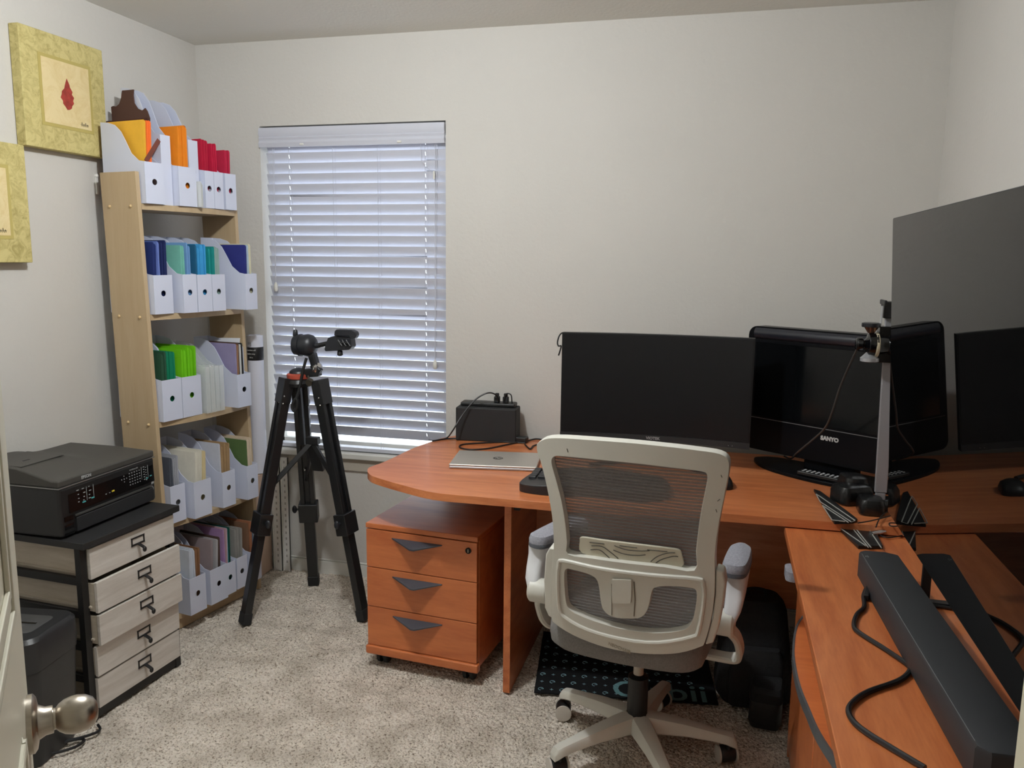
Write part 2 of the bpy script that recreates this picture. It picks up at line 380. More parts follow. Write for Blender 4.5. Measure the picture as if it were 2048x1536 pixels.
def art(label, y0, y1, z0, z1, leaf):
    t = thing('wall_art', label, 'painting', (XL, y0, z0))
    X0, X1 = XL + .002, XL + .042
    build('canvas', MB().box(X0, X1, y0, y1, z0, z1), M_olive, t, world=True, bevel=.003)
    cy, cz = (y0 + y1) / 2, (z0 + z1) / 2
    build('inner_border', MB().box(X1 - .001, X1 + .0012, cy - .120, cy + .125, cz - .120, cz + .125), mat('olive_edge', (184, 168, 98), rough=.7), t, world=True)
    build('inner_panel', MB().box(X1, X1 + .002, cy - .108, cy + .113, cz - .108, cz + .113), M_cream, t, world=True)
    if leaf:
        ol = [(0, .085), (.012, .055), (.013, .045), (.024, .025), (.020, .012), (.030, -.002), (.024, -.018), (.028, -.030), (.018, -.045), (.016, -.056), (.004, -.066), (-.006, -.068), (-.014, -.054), (-.024, -.042), (-.024, -.028), (-.034, -.014), (-.028, .002), (-.026, .018), (-.014, .034), (-.010, .052)]
        build('painted_leaf', MB().poly([Vector((X1 + .0021, cy + .004 + a, cz + b_ * .72 - .002)) for a, b_ in ol], (1, 0, 0), .0006), M_leaf, t, world=True)
    s_ = MB()
    bx, bz = cy + .062, cz - .096
    for k in range(4):
        s_.tube([(X1 + .0024, bx + k * .009, bz - .003), (X1 + .0024, bx + k * .009 + .003, bz + (.012 if k % 2 == 0 else .007)), (X1 + .0024, bx + k * .009 + .006, bz - .002)], .0007, 5, 3)
    s_.tube([(X1 + .0024, bx - .004, bz + .003), (X1 + .0024, bx + .036, bz + .004)], .0006, 5)
    build('signature', s_, M_ink, t, world=True)
art('square olive wall canvas with a red leaf in the middle', 2.384, 2.772, 1.868, 2.268, True)
art('lower olive wall canvas cut off by the left edge of the photo', 1.975, 2.372, 1.470, 1.866, False)

# small white hook clip on the wall edge behind the bookcase
p = onx(200, 362, XL + .02)
tag(build('wall_hook', MB().lathe((XL + .001, p.y, p.z + .02), (1, 0, 0), [(.008, 0), (.008, .008), (.003, .012)], 12).box(XL + .001, XL + .008, p.y - .005, p.y + .005, p.z - .05, p.z + .02), M_white), 'small white plastic hook on the left wall beside the bookcase', 'hook')

# ================================================================ BOOKCASE
BO = Vector((-2.067, 2.65, 0)); BA = math.radians(10)
BU = Vector((math.sin(BA), math.cos(BA), 0)); BV = Vector((-math.cos(BA), math.sin(BA), 0)); BLN = -.028
def B(u, v, z): return BO + BU * u + BV * v + Vector((BLN * z, 0, z))
def bbox_(mb, u0, u1, v0, v1, z0, z1):
    return mb.hexa([B(u0, v0, z0), B(u1, v0, z0), B(u1, v1, z0), B(u0, v1, z0), B(u0, v0, z1), B(u1, v0, z1), B(u1, v1, z1), B(u0, v1, z1)])
bk = thing('bookcase', 'tall narrow light wood bookcase filled with white file boxes', 'bookcase', BO, PI / 2 - BA)
BWD, BD = .518, .185
build('side_panel', bbox_(MB(), 0, .018, 0, BD, 0, 1.806), M_beech, bk, world=True, bevel=.0015)
build('side_panel', bbox_(MB(), BWD - .018, BWD, 0, BD, 0, 1.70), M_beech, bk, world=True, bevel=.0015)
SH = [.047, .430, .838, 1.254, 1.668]; STH = .022
for z in SH:
    fr_ = [B(.018, 0, z)] + [B(.018 + (BWD - .036) * k / 10, -.022 * math.sin(PI * k / 10), z) for k in range(1, 10)] + [B(BWD - .018, 0, z), B(BWD - .018, BD, z), B(.018, BD, z)]
    build('shelf', MB().poly(fr_, (0, 0, 1), STH), M_beech, bk, world=True)
for z in SH:
    for v in (.035, .145):
        build('peg', MB().ball(B(-.001, v, z + .012), .006, .006, .006, 10), mat('beech_peg', (206, 178, 132), rough=.4), bk, world=True)
build('plinth', bbox_(MB(), .018, BWD - .018, .01, .025, 0, .047), M_beech, bk, world=True)

# ---- magazine file boxes
CURVE = [(0, 0), (.03, .004), (.07, .03), (.10, .075), (.125, .11), (.16, .135), (.20, .145), (.245, .148)]
def file_box(label, lv, u0, u1, v0=-.05, hf=.152, dep=.235, hb=None, z=None, holes=1, name='magazine_file', hd=True):
    z0 = (SH[lv] + STH if z is None else z) + .001
    t = thing(name, label, 'file box', B(u0, v0, z0), PI / 2 - BA, 'white magazine files in the bookcase')
    w_ = u1 - u0; k = dep / .245; hs = ((hb or hf + .15) - hf) / .148; th = .002
    def side(x): return [Vector((x, 0, 0)), Vector((x, dep, 0))] + [Vector((x, c[0] * k, hf + c[1] * hs)) for c in reversed(CURVE)]
    b = MB()
    for x in (0, w_ - th): b.poly(side(x), (1, 0, 0), th)
    b.box(th, w_ - th, 0, dep, 0, th); b.box(th, w_ - th, dep - th, dep, 0, hf + .148 * hs)
    build('box_body', b, M_card, t)
    fr2 = [Vector((0, -.001, 0)), Vector((w_, -.001, 0)), Vector((w_, -.001, hf)), Vector((0, -.001, hf))]
    n = 24; r = .0115; cx = w_ / 2; cz = hf * .53
    hole = [Vector((cx + r * math.cos(2 * PI * i / n), -.001, cz + r * math.sin(2 * PI * i / n))) for i in range(n)]
    build('front_panel', MB().poly(fr2, (0, 1, 0), th, [hole] if hd else []), M_card, t)
    return t
def folder(color, lv, u, v0=.0, h=.27, dep=.225, th=.004, tilt=0., label='', group='', z=None, name='paper_folder', lean=0., rough=.7):
    z0 = (SH[lv] + STH if z is None else z) + .0055
    m = mat('folder_%02x%02x%02x' % tuple(color), color, rough=rough, spec=.25, var=.06, vscale=18)
    b = MB(); a = math.tan(tilt); ln = lean
    # slab leaning sideways by tilt, open page edges show as slightly separated leaves
    nl = 4
    for i in range(nl):
        x0 = i * th * .97 / nl; x1 = x0 + th * .62 / nl
        dz = (0, -.004, -.0015, -.006)[i]
        b.hexa([(x0, 0, 0), (x1, 0, 0), (x1, dep, 0), (x0, dep, 0), (x0 + a * h, ln, h + dz), (x1 + a * h, ln, h + dz), (x1 + a * h, dep - .002, h + dz), (x0 + a * h, dep - .002, h + dz)])
    b.box(0, th * .9, 0, dep, 0, .002)
    o = build(name, b, m)
    p = B(u, v0, z0); o.location = p; o.rotation_euler = (0, 0, PI / 2 - BA)
    tag(o, label, 'folder', group)
    return o
ORD = ['leftmost', 'second', 'third', 'fourth', 'fifth', 'sixth', 'seventh', 'eighth', 'ninth', 'tenth']
NUM = ['', 'one', 'two', 'three', 'four', 'five', 'six', 'seven', 'eight', 'nine', 'ten']
def lab(cn, names, seen):
    k = names.count(cn); i = seen.get(cn, 0); seen[cn] = i + 1
    return '%s paper folder' % cn if k == 1 else '%s of %s %s folders' % ('rightmost' if i == k - 1 else ORD[i], NUM[k], cn)
def fill(cols, lv, u0, u1, v0=-.04, h=.26, desc='', where='', tilt=.0, z=None, jit=.008):
    """cols: list of (colour name, rgb) one per folder"""
    n = len(cols); names = [c[0] for c in cols]; seen = {}; rnd = random.Random(hash((lv, round(u0 * 1000))) & 0xffff)
    for i, (cn, c) in enumerate(cols):
        u = u0 + .005 + (u1 - u0 - .014) * (i + .3) / n
        tl = min(tilt + rnd.uniform(-.02, .03), (u1 - u + .0) / h * .9)
        folder(c, lv, u, v0 + .004 + rnd.uniform(0, .006), h + rnd.uniform(-jit, jit), .215, min(.012, (u1 - u0 - .012) / n * .86), tl, lab(cn, names, seen) + ' in ' + where, '%s folders in %s' % (cn, where), z=z)

FS = {}
W1 = 'the nearest top shelf box'
file_box('white file box nearest the picture on top of the bookcase, yellow folder inside', 4, .022, .110, -.02, .152, dep=.215)
fill([('golden yellow', (232, 178, 60)), ('bright orange', (246, 122, 54)), ('bright orange', (246, 122, 54))], 4, .026, .072, -.012, .305, where=W1, tilt=.02)
fill([('dark brown', (74, 46, 42))] * 3, 4, .072, .106, .03, .315, where=W1, tilt=.03)
W2 = 'the second top shelf box'
file_box('white file box holding orange folders, second on the top shelf', 4, .172, .262, -.03, .150)
fill([('orange', (232, 138, 36))] * 6 + [('maroon', (140, 46, 50))] * 1, 4, .178, .255, -.02, .300, where=W2)
file_box('tall white file box rising behind the orange folders', 4, .262, .312, .005, .262, hb=.425, dep=.21)
file_box('second tall white file box rising behind the orange folders', 4, .120, .168, .0, .262, hb=.445, dep=.19, hd=False)
W3 = 'the third low top shelf box'
file_box('white file box with dark pink folders right of the tall box', 4, .318, .366, -.02, .148)
fill([('crimson', (186, 34, 62))] * 3, 4, .320, .362, -.012, .262, where=W3)
W4 = 'the fourth low top shelf box'
file_box('white file box with crimson folders, second from the window on the top shelf', 4, .368, .418, -.02, .148)
fill([('crimson', (194, 32, 66))] * 4, 4, .372, .414, -.012, .256, where=W4)
W5 = 'the top shelf box nearest the window'
file_box('narrow white file box on the top shelf nearest the window', 4, .430, .492, -.02, .148)
fill([('raspberry red', (188, 40, 72))] * 3, 4, .436, .482, -.012, .236, where=W5)
# brown scalloped bracket sheet and brown strap
p0 = [(222, 214), (226, 212), (232, 213), (238, 208), (242, 196), (244, 181), (267, 179), (266, 190), (268, 206), (275, 217), (284, 221), (290, 216), (294, 222), (299, 236), (298, 380), (236, 380), (224, 240)]
q = [onpl(x, y, B(0.109, .1, 1.7), BU) for x, y in p0]
tag(build('bracket_sheet', MB().poly(q, BU, .004), mat('brown_board', (78, 52, 46), rough=.7)), 'dark brown scalloped board sticking up behind the yellow folder', 'sheet')
q0, q1 = onpl(292, 322, B(.11, -.01, 1.7), -BV), onpl(318, 280, B(.14, -.01, 1.7), -BV)
tag(build('brown_strap', MB().bar(q0, q1, .018, .003, upv=-BV), mat('brown_strap_paper', (112, 58, 46), rough=.6), bevel=.001), 'short reddish brown strip leaning across the orange folders', 'strap')
# clear sleeve between boxes on top shelf
tag(build('plastic_sleeve', MB().box(0, .0015, 0, .1, 0, .10).box(.004, .0055, 0, .1, 0, .094).box(.008, .0095, 0, .1, 0, .088), mat('clear_plastic', (206, 208, 206), rough=.2, spec=.6)), 'thin clear plastic sleeves wedged between boxes on the top shelf', 'sleeve')
o = bpy.data.objects['plastic_sleeve']; o.location = B(.2655, -.05, SH[4] + STH + .001); o.rotation_euler = (0, 0, PI / 2 - BA)

# shelf 2 (blues)
W = 'the leftmost box of blue folders'
file_box('white file box at the left of the blue shelf with navy folders', 3, .022, .112, -.02, .148)
fill([('navy blue', (38, 52, 108))] * 2 + [('periwinkle', (112, 132, 196))] * 3 + [('navy blue', (34, 44, 92))] * 3, 3, .026, .108, -.012, .268, where=W)
W = 'the second box of blue folders'
file_box('white file box with mint and light blue folders, second on the blue shelf', 3, .135, .205, -.05, .150)
fill([('seafoam green', (120, 188, 172))] * 3 + [('light steel blue', (116, 160, 208))] * 3, 3, .139, .201, -.042, .262, where=W)
W = 'the middle box of blue folders'
file_box('white file box with bright sky blue folders in the middle of the blue shelf', 3, .209, .286, -.05, .148)
fill([('dark teal', (36, 96, 130))] + [('sky blue', (66, 158, 214))] * 5, 3, .213, .282, -.042, .258, where=W)
W = 'the teal filled box'
file_box('white file box with teal folders beside the sky blue ones', 3, .288, .360, -.05, .148)
fill([('teal', (30, 142, 138))] * 3 + [('pale grey green', (150, 176, 170))] * 4, 3, .292, .356, -.042, .256, where=W)
file_box('white file box sticking out past the shelf end, dark blue sleeve inside', 3, .428, .498, -.095, .150)
W = 'the box sticking out at the shelf end'
fill([('dark indigo', (46, 52, 122)), ('pale blue', (178, 196, 214)), ('cream', (214, 210, 180))], 3, .436, .494, -.085, .268, where=W)
# shelf 3 (greens)
W = 'the left green filled box'
file_box('white file box with dark green folders, left on the green shelf', 2, .022, .118, -.02, .162)
fill([('dark olive green', (46, 84, 62))] * 3 + [('emerald green', (18, 128, 92))] * 4, 2, .026, .114, -.012, .262, where=W, tilt=-.0)
W = 'the lime filled box'
file_box('white file box with lime green folders on the green shelf', 2, .120, .220, -.02, .162)
fill([('lime green', (118, 202, 26))] * 9, 2, .124, .216, -.012, .268, where=W)
Mclear = bpy.data.materials.new('clear_acrylic'); Mclear.use_nodes = True
pp = Mclear.node_tree.nodes['Principled BSDF']; pp.inputs['Base Color'].default_value = (.86, .9, .88, 1); pp.inputs['Roughness'].default_value = .12; pp.inputs['Alpha'].default_value = .34
for i in range(4):
    o = build('acrylic_file', MB().poly([Vector((0, 0, 0)), Vector((0, .235, 0))] + [Vector((0, c[0] * .235 / .245, .19 + c[1] * .62)) for c in reversed(CURVE)], (1, 0, 0), .0016).box(0, .022, 0, .0016, 0, .19), Mclear)
    o.location = B(.232 + i * .026, -.035, SH[2] + STH + .001); o.rotation_euler = (0, 0, PI / 2 - BA)
    tag(o, ('nearest', 'second nearest', 'second farthest', 'farthest')[i] + ' clear plastic file holder beside the lime green folders', 'file holder', 'clear plastic files on the green shelf')
fill([('pale grey', (206, 208, 210))] * 4, 2, .236, .300, -.028, .185, where='the clear plastic file holders')
W = 'the right end box of the green shelf'
file_box('white file box with lilac and brown folders at the right of the green shelf', 2, .388, .468, -.055, .142)
fill([('dusty lilac', (150, 142, 178)), ('tan brown', (164, 124, 92)), ('dark brown', (92, 66, 54)), ('white', (222, 222, 220)), ('white', (222, 222, 220)), ('black', (34, 34, 38)), ('pale blue white', (206, 212, 226))], 2, .392, .464, -.045, .262, where=W)
o = build('loose_paper', MB().hexa([(0, 0, 0), (.001, 0, 0), (.001, .16, 0), (0, .16, 0), (.03, .01, .09), (.031, .01, .09), (.031, .15, .085), (.03, .15, .085)]), mat('paper_white', (226, 228, 234), rough=.7))
o.location = B(.44, -.02, SH[2] + .20 + STH); o.rotation_euler = (0, 0, PI / 2 - BA); tag(o, 'loose white printed paper sticking out above the lilac folder', 'paper')
# shelf 4 (greys, creams)
W = 'the grey filled box by the printer'
file_box('white file box with grey folders just right of the printer', 1, .022, .096, -.02, .150)
fill([('charcoal grey', (88, 92, 102))] * 4 + [('light grey', (176, 178, 186))] * 4, 1, .026, .092, -.012, .258, where=W)
W = 'the cream filled box'
file_box('white file box with cream papers, second from the printer', 1, .108, .200, -.055, .150)
fill([('ivory', (226, 222, 208))] * 4 + [('cream yellow', (222, 206, 160))] * 2, 1, .118, .192, -.045, .262, where=W, tilt=.05)
W = 'the box of tan folders'
file_box('white file box with tan and kraft folders on the fourth shelf', 1, .268, .342, -.05, .152)
fill([('pale blue white', (206, 210, 222))] * 1 + [('kraft tan', (172, 142, 104))] * 5, 1, .274, .338, -.04, .262, where=W)
file_box('white file box with an olive green sheet at the right of the fourth shelf', 1, .404, .470, -.06, .150)
fill([('olive green', (88, 112, 66)), ('pale peach', (222, 204, 180)), ('pale peach', (222, 204, 180))], 1, .410, .466, -.05, .262, where='the right end box of the fourth shelf')
# shelf 5 (bottom)
W = 'the lowest box nearest the drawer cart'
file_box('white file box on the bottom shelf nearest the drawer cart', 0, .044, .130, -.06, .152)
fill([('white', (216, 222, 232))] * 4 + [('copper brown', (150, 110, 78))] * 2, 0, .050, .126, -.05, .262, where=W)
W = 'the second bottom shelf box'
file_box('second white file box on the bottom shelf, mauve grey folder inside', 0, .155, .250, -.06, .150)
fill([('mauve grey', (158, 144, 146)), ('silver grey', (176, 174, 176)), ('dark brown', (84, 66, 58))], 0, .160, .246, -.05, .262, where=W, tilt=.04)
W = 'the box of lavender folders'
file_box('white file box with lavender and turquoise folders on the bottom shelf', 0, .253, .315, -.045, .140)
fill([('lavender', (176, 142, 188))] * 2 + [('pink beige', (206, 170, 176))] + [('turquoise', (96, 178, 196))] * 1 + [('dark green', (24, 78, 66))], 0, .257, .311, -.035, .276, where=W)
W = 'the grey filled bottom shelf box'
file_box('white file box with a wide grey folder on the bottom shelf', 0, .328, .392, -.04, .140)
fill([('stone grey', (152, 150, 146))] * 3, 0, .334, .388, -.03, .258, where=W)
W = 'the farthest bottom shelf box'
file_box('white file box at the far right end of the bottom shelf', 0, .412, .480, -.04, .140)
fill([('brown', (128, 96, 74)), ('copper', (164, 110, 80)), ('slate blue', (96, 118, 138)), ('grey', (150, 148, 150))], 0, .416, .476, -.03, .262, where=W)

# ================================================================ THINGS BETWEEN BOOKCASE AND WINDOW
p = ony(514, 668, 3.34); q = ony(512, 940, 3.34)
t = thing('cardboard_box', 'tall pale cardboard carton in the corner behind the bookcase', 'box', (-2.17, 3.33, 0))
build('box_body', MB().box(-.10, .120, -.06, .05, 0, .49), mat('pale_card', (206, 180, 160), rough=.8), t, bevel=.002)
t = thing('poster_roll', 'white shrink-wrapped poster roll standing beside the bookcase', 'roll', (-2.072, 3.335, .492))
build('paper_roll', MB().lathe((0, 0, 0), (0, 0, 1), [(.030, 0), (.036, .002), (.036, .648), (.028, .650), (.028, .62)], 28), mat('wrap_white', (220, 222, 234), rough=.22), t)
build('label_band', MB().lathe((0, 0, .535), (0, 0, 1), [(.0364, 0), (.0366, .0005), (.0366, .0605), (.0364, .061)], 28), mat('label_black', (26, 26, 28), rough=.4), t)
build('barcode', MB().box(-.013, .003, -.0374, -.0366, .600, .618), mat('label_grey', (150, 150, 156), rough=.5), t)
for k, s_ in enumerate(('premium roll', 'matte wrap', '30 in')):
    text('label_text', s_, .009, M_white, t, Vector((-2.072, 3.335 - .0372, .492 + .583 - k * .017)), (1, 0, 0), (0, 0, 1), .0002)
def rail(x, y, w_, h, label):
    b = MB().box(-w_ / 2, w_ / 2, -.004, .004, 0, h).box(-w_ / 2, -w_ / 2 + .004, -.012, .004, 0, h).box(w_ / 2 - .004, w_ / 2, -.012, .004, 0, h)
    o = build('shelf_rail', b, mat('rail_white', (228, 226, 222), rough=.4, metal=.1)); o.location = (x, y, 0)
    tag(o, label, 'rail', 'white metal rails leaning under the window')
    hb = MB()
    for k in range(18): hb.box(-.0035, .0035, -.0045, -.0038, .04 + k * .029, .052 + k * .029)
    build('slots', hb, mat('slot_dark', (168, 164, 158)), o)
rail(-2.012, 3.375, .040, .565, 'wide white metal rail propped under the window sill')
rail(-1.968, 3.380, .034, .56, 'narrow white metal rail right beside the wide one')

# ================================================================ DRAWER CART
CN, CF = Vector((-1.893, 2.030, 0)), Vector((-1.866, 2.445, 0))
CA = math.atan2(CF.y - CN.y, CF.x - CN.x)              # local x runs along the front, away from the camera; local y runs towards the left wall
ct = thing('drawer_cart', 'black framed cart with five pale wood drawers under the printer', 'drawer unit', CN, CA)
CWd, CD, CH = (CF - CN).length, .400, .612
build('top_board', MB().box(-.008, CWd + .008, -.012, CD, CH - .022, CH), mat('cart_top', (30, 30, 31), rough=.55), ct, bevel=.002)
for x0 in (0, CWd - .024):
    for y0 in (.012, CD - .03):
        build('post', MB().box(x0, x0 + .024, y0, y0 + .022, 0, CH - .022), M_frame, ct)
DZ = [.040 + i * .1095 for i in range(5)]
b = MB()
for i in range(5):
    for x0 in (.002, CWd - .020): b.box(x0, x0 + .016, .034, CD - .03, DZ[i] - .012, DZ[i] + .012)
b.box(.024, CWd - .024, .014, .03, .006, .034).box(.024, CWd - .024, CD - .022, CD - .01, .02, CH - .03)
build('rails', b, M_frame, ct)
PULL = [0, .004, .024, .022, .002]
for i in range(5):
    z0, z1 = DZ[i] + .006, DZ[i] + .104; p_ = PULL[i] + .004
    d = build('drawer', MB().box(.026, CWd - .012, .006 - p_, .018 - p_, z0 - .004, z1), M_draw, ct, bevel=.0015)
    build('drawer_side', MB().box(.0265, .0345, .0185 - p_, CD - .035, z0, z1 - .005).box(CWd - .030, CWd - .024, .020 - p_, CD - .035, z0 + .012, z1 - .014).box(.02, CWd - .024, .03 - p_, CD - .035, z0 + .012, z0 + .018).box(.02, CWd - .024, CD - .045, CD - .035, z0 + .012, z1 - .014), M_draws, d)
    cx, cz = CWd * .55, (z0 + z1) / 2 + .010; y = .006 - p_
    h = MB()
    h.box(cx - .030, cx + .030, y - .003, y, cz + .011, cz + .016).box(cx - .030, cx + .030, y - .003, y, cz - .013, cz - .007).box(cx - .030, cx - .025, y - .003, y, cz - .013, cz + .016).box(cx + .025, cx + .030, y - .003, y, cz - .013, cz + .016)
    h.bar((cx, y - .001, cz - .009), (cx, y - .026, cz - .020), .012, .004).ball((cx, y - .028, cz - .026), .0075, .006, .010, 12)
    build('label_pull', h, M_frame, d, bevel=.0008)

# ================================================================ PRINTER
PRN = Vector((-1.966, 2.030, CH)); PRA = math.radians(90)
pr = thing('printer', 'black all-in-one inkjet printer standing on the drawer cart', 'printer', PRN, PRA)   # local x: along front (away), y: to the wall
PW, PD = .445, .360
M_pb = mat('printer_body', (24, 25, 26), rough=.38)
M_pt = mat('printer_top', (66, 64, 60), rough=.55, spec=.4)
b = MB(); b.box(0, PW, .0, PD, .004, .166)
b2 = MB(); 
build('body', b, M_pb, pr, bevel=.012, seg=3)
build('rubber_feet', MB().box(.03, .06, .03, .06, 0, .005).box(PW - .06, PW - .03, .03, .06, 0, .005).box(.03, .06, PD - .06, PD - .03, 0, .005).box(PW - .06, PW - .03, PD - .06, PD - .03, 0, .005), M_blackm, pr)
build('silver_seam', MB().box(-.0012, PW + .0012, -.0012, PD, .163, .1665), mat('seam_silver', (150, 150, 148), rough=.3, metal=.7), pr, bevel=.0005)
# scanner lid: side profile in x-z (raised feeder towards the near side)
lid = MB(); n = 12; sec = []
def lid_h(x, y):
    a = 1 / (1 + math.exp((x - .23) / .022)); back = min(1, max(0, (y - .03) / .13))
    return .190 + .026 * a * back + .006 * back
NX, NY = 24, 14; gv = {}
for i in range(NX + 1):
    for j in range(NY + 1):
        x, y = PW * i / NX, PD * j / NY
        gv[i, j] = lid.bm.verts.new((x, y, lid_h(x, y)))
for i in range(NX):
    for j in range(NY): lid.bm.faces.new((gv[i, j], gv[i + 1, j], gv[i + 1, j + 1], gv[i, j + 1]))
rim = [gv[i, 0] for i in range(NX + 1)] + [gv[NX, j] for j in range(1, NY + 1)] + [gv[i, NY] for i in range(NX - 1, -1, -1)] + [gv[0, j] for j in range(NY - 1, 0, -1)]
low = [lid.bm.verts.new((v.co.x, v.co.y, .1665)) for v in rim]
for k in range(len(rim)): lid.bm.faces.new((rim[k], low[k], low[(k + 1) % len(rim)], rim[(k + 1) % len(rim)]))
lid.bm.faces.new(low)
build('scanner_lid', lid, M_pt, pr, bevel=.006, seg=3)
build('document_feeder', MB().box(.014, .190, .150, .300, .2195, .2235), M_pt, pr, bevel=.0015)
build('lid_slot', MB().box(.075, .100, .20, .206, .2230, .2242), M_blackm, pr)
build('front_tray', MB().box(.060, PW - .020, -.006, .01, .010, .058), M_blackm, pr, bevel=.003)
build('tray_lip', MB().bar((.055, -.005, .066), (PW - .025, -.005, .066), .006, .004, upv=(0, 1, 0)), mat('tray_grey', (70, 70, 68), rough=.35), pr)
pan = build('control_panel', MB().hexa([(.035, -.003, .078), (PW - .008, -.003, .078), (PW - .008, .006, .078), (.035, .006, .078), (.035, .001, .158), (PW - .008, .001, .158), (PW - .008, .008, .158), (.035, .008, .158)]), M_gloss, pr, bevel=.001)
def pface(x, z): return Matrix.Translation(PRN) @ Matrix.Rotation(PRA, 4, 'Z') @ Vector((x, -.0036 + (z - .078) * .05, z))
X_ = Vector((0, 1, 0)); 
M_mark = mat('panel_white', (170, 172, 172), rough=.5); M_teal = mat('panel_teal', (80, 170, 170), rough=.5); M_yel = mat('panel_yellow', (220, 200, 60), rough=.5)
text('brand_lettering', 'EPSON', .014, M_mark, pr, Matrix.Translation(PRN) @ Matrix.Rotation(PRA, 4, 'Z') @ Vector((.115, -.0015, .178)), X_, (0, 0, 1), .0004, .0004)
text('model_lettering', 'WorkForce 630', .0065, M_mark, pr, pface(.335, .147), X_, (0, 0, 1), .0003)
rnd = random.Random(5)
mk = MB()
def pm(mb, x, z, w_, h):
    c = Vector((x, -.0036 + (z - .078) * .05, z)); mb.box(c.x - w_ / 2, c.x + w_ / 2, c.y - .0006, c.y + .0006, c.z - h / 2, c.z + h / 2)
for x in (.075, .100, .125): 
    for z in (.142, .128, .115, .104): pm(mk, x + rnd.uniform(-.003, .003), z, rnd.choice((.005, .009)), .0022)
for x in (.112, .142, .372, .405): pm(mk, x, .122, .0010, .045)
for i in range(5):
    for j in range(5): pm(mk, .312 + i * .0125, .136 - j * .010, .0045, .0025)
for j in range(6): pm(mk, .385, .142 - j * .009, .006, .0022); pm(mk, .395, .138 - j * .009, .004, .002)
for dx, dz in ((0, .01), (0, -.01), (.012, 0), (-.012, 0), (0, 0)): pm(mk, .285 + dx, .124 + dz, .003, .003)
for x in (.195, .212): pm(mk, x, .096, .005, .002)
build('panel_markings', mk, M_mark, pan)
mk = MB(); pm(mk, .098, .098, .014, .004); pm(mk, .136, .101, .012, .004); pm(mk, .398, .098, .011, .003); pm(mk, .418, .102, .010, .003); build('teal_keys', mk, M_teal, pan)
mk = MB(); pm(mk, .228, .098, .012, .005); build('yellow_key', mk, M_yel, pan)
mk = MB().box(.014, .050, -.0015, .002, .055, .070).box(.014, .050, -.0015, .002, .028, .044).box(.014, .050, -.0015, .002, .010, .018)
build('card_slots', mk, M_gloss, pr)
mk = MB().box(PW - .024, PW - .012, -.0016, .001, .070, .084); build('energy_badge', mk, M_mark, pr)
build('round_badge', MB().lathe((PW - .024, -.0014, .052), (0, 1, 0), [(.010, 0), (.010, .002)], 18), M_mark, pr)

# ================================================================ SHREDDER + its cord (beside the cart, on the carpet)
t = thing('paper_shredder', 'black paper shredder bin beside the drawer cart near the door', 'shredder', (-2.035, 1.865, 0), math.radians(8))
rr = lambda hx, hy, r, z, n=6: [Vector((sx * (hx - r) + r * math.cos(a0 + k * PI / 2 / n), sy * (hy - r) + r * math.sin(a0 + k * PI / 2 / n), z)) for sx, sy, a0 in ((1, 1, 0), (-1, 1, PI / 2), (-1, -1, PI), (1, -1, 3 * PI / 2)) for k in range(n + 1)]
def loft(mb, loops):
    R_ = [[mb.bm.verts.new(p) for p in L] for L in loops]
    for A, B_ in zip(R_, R_[1:]):
        for k in range(len(A)): mb.bm.faces.new((A[k], A[(k + 1) % len(A)], B_[(k + 1) % len(A)], B_[k]))
    mb.bm.faces.new(R_[0][::-1]); mb.bm.faces.new(R_[-1]); return mb
M_sh = mat('shredder_plastic', (38, 39, 41), rough=.42)
build('bin', loft(MB(), [rr(.140, .095, .03, 0), rr(.145, .100, .035, .02), rr(.160, .112, .04, .30)]), M_sh, t)
build('head', loft(MB(), [rr(.162, .114, .04, .302), rr(.166, .118, .045, .34), rr(.164, .116, .045, .393), rr(.154, .106, .04, .405), rr(.146, .098, .036, .406)]), M_sh, t)
build('feed_cover', loft(MB(), [rr(.12, .06, .02, .4062), rr(.115, .055, .02, .409)]), mat('feed_grey', (72, 72, 72), rough=.45), t)
build('feed_slot', MB().box(-.10, .10, -.004, .004, .4092, .4100), M_gloss, t)
build('window_dip', MB().tube([(-.10, -.112, .27), (-.05, -.1135, .235), (.0, -.114, .225), (.05, -.1135, .235), (.10, -.112, .27)], .003, 6, 5), M_gloss, t)
pts = [onz(x, y, .012) for x, y in ((60, 1512), (110, 1506), (150, 1494), (168, 1482), (160, 1478), (120, 1486), (60, 1500), (75, 1492), (150, 1478), (190, 1466), (200, 1458), (196, 1450))]
build('power_cord', MB().tube(pts, .0045, 8, 6), M_black, t, world=True)

# ================================================================ DOOR (opened past the camera) and right door jamb
M_door = mat('door_paint', (212, 208, 190), rough=.4)
Ed = Vector((-.790, .746, 0)); dv = Vector((-(-.75), -.665, 0))
dcam = Vector((-Ed.x, -Ed.y, 0)).normalized(); dv = Matrix.Rotation(math.radians(-4.5), 3, 'Z') @ dcam     # from latch edge back towards the hinge
dn = Vector((-dv.y, dv.x, 0)); 
if dn.dot(Vector((1, 0, 0))) < 0: dn = -dn                    # room face normal
DH, DWd, DT = 2.03, .74, .035
dd = thing('entry_door', 'white panelled door standing open at the left of the frame', 'door', Ed); dd['kind'] = 'structure'; dd.name = 'door_1'; INV['door_1'] = INV.get('entry_door', INV.get(dd.name))
def DP(s, o, z): return Ed + dv * s + dn * o + Vector((0, 0, z))
def dbox(mb, s0, s1, o0, o1, z0, z1): return mb.hexa([DP(s0, o0, z0), DP(s1, o0, z0), DP(s1, o1, z0), DP(s0, o1, z0), DP(s0, o0, z1), DP(s1, o0, z1), DP(s1, o1, z1), DP(s0, o1, z1)])
build('door_slab', dbox(MB(), 0, DWd, -DT, 0, .012, DH), M_door, dd, world=True, bevel=.003)
b = MB()
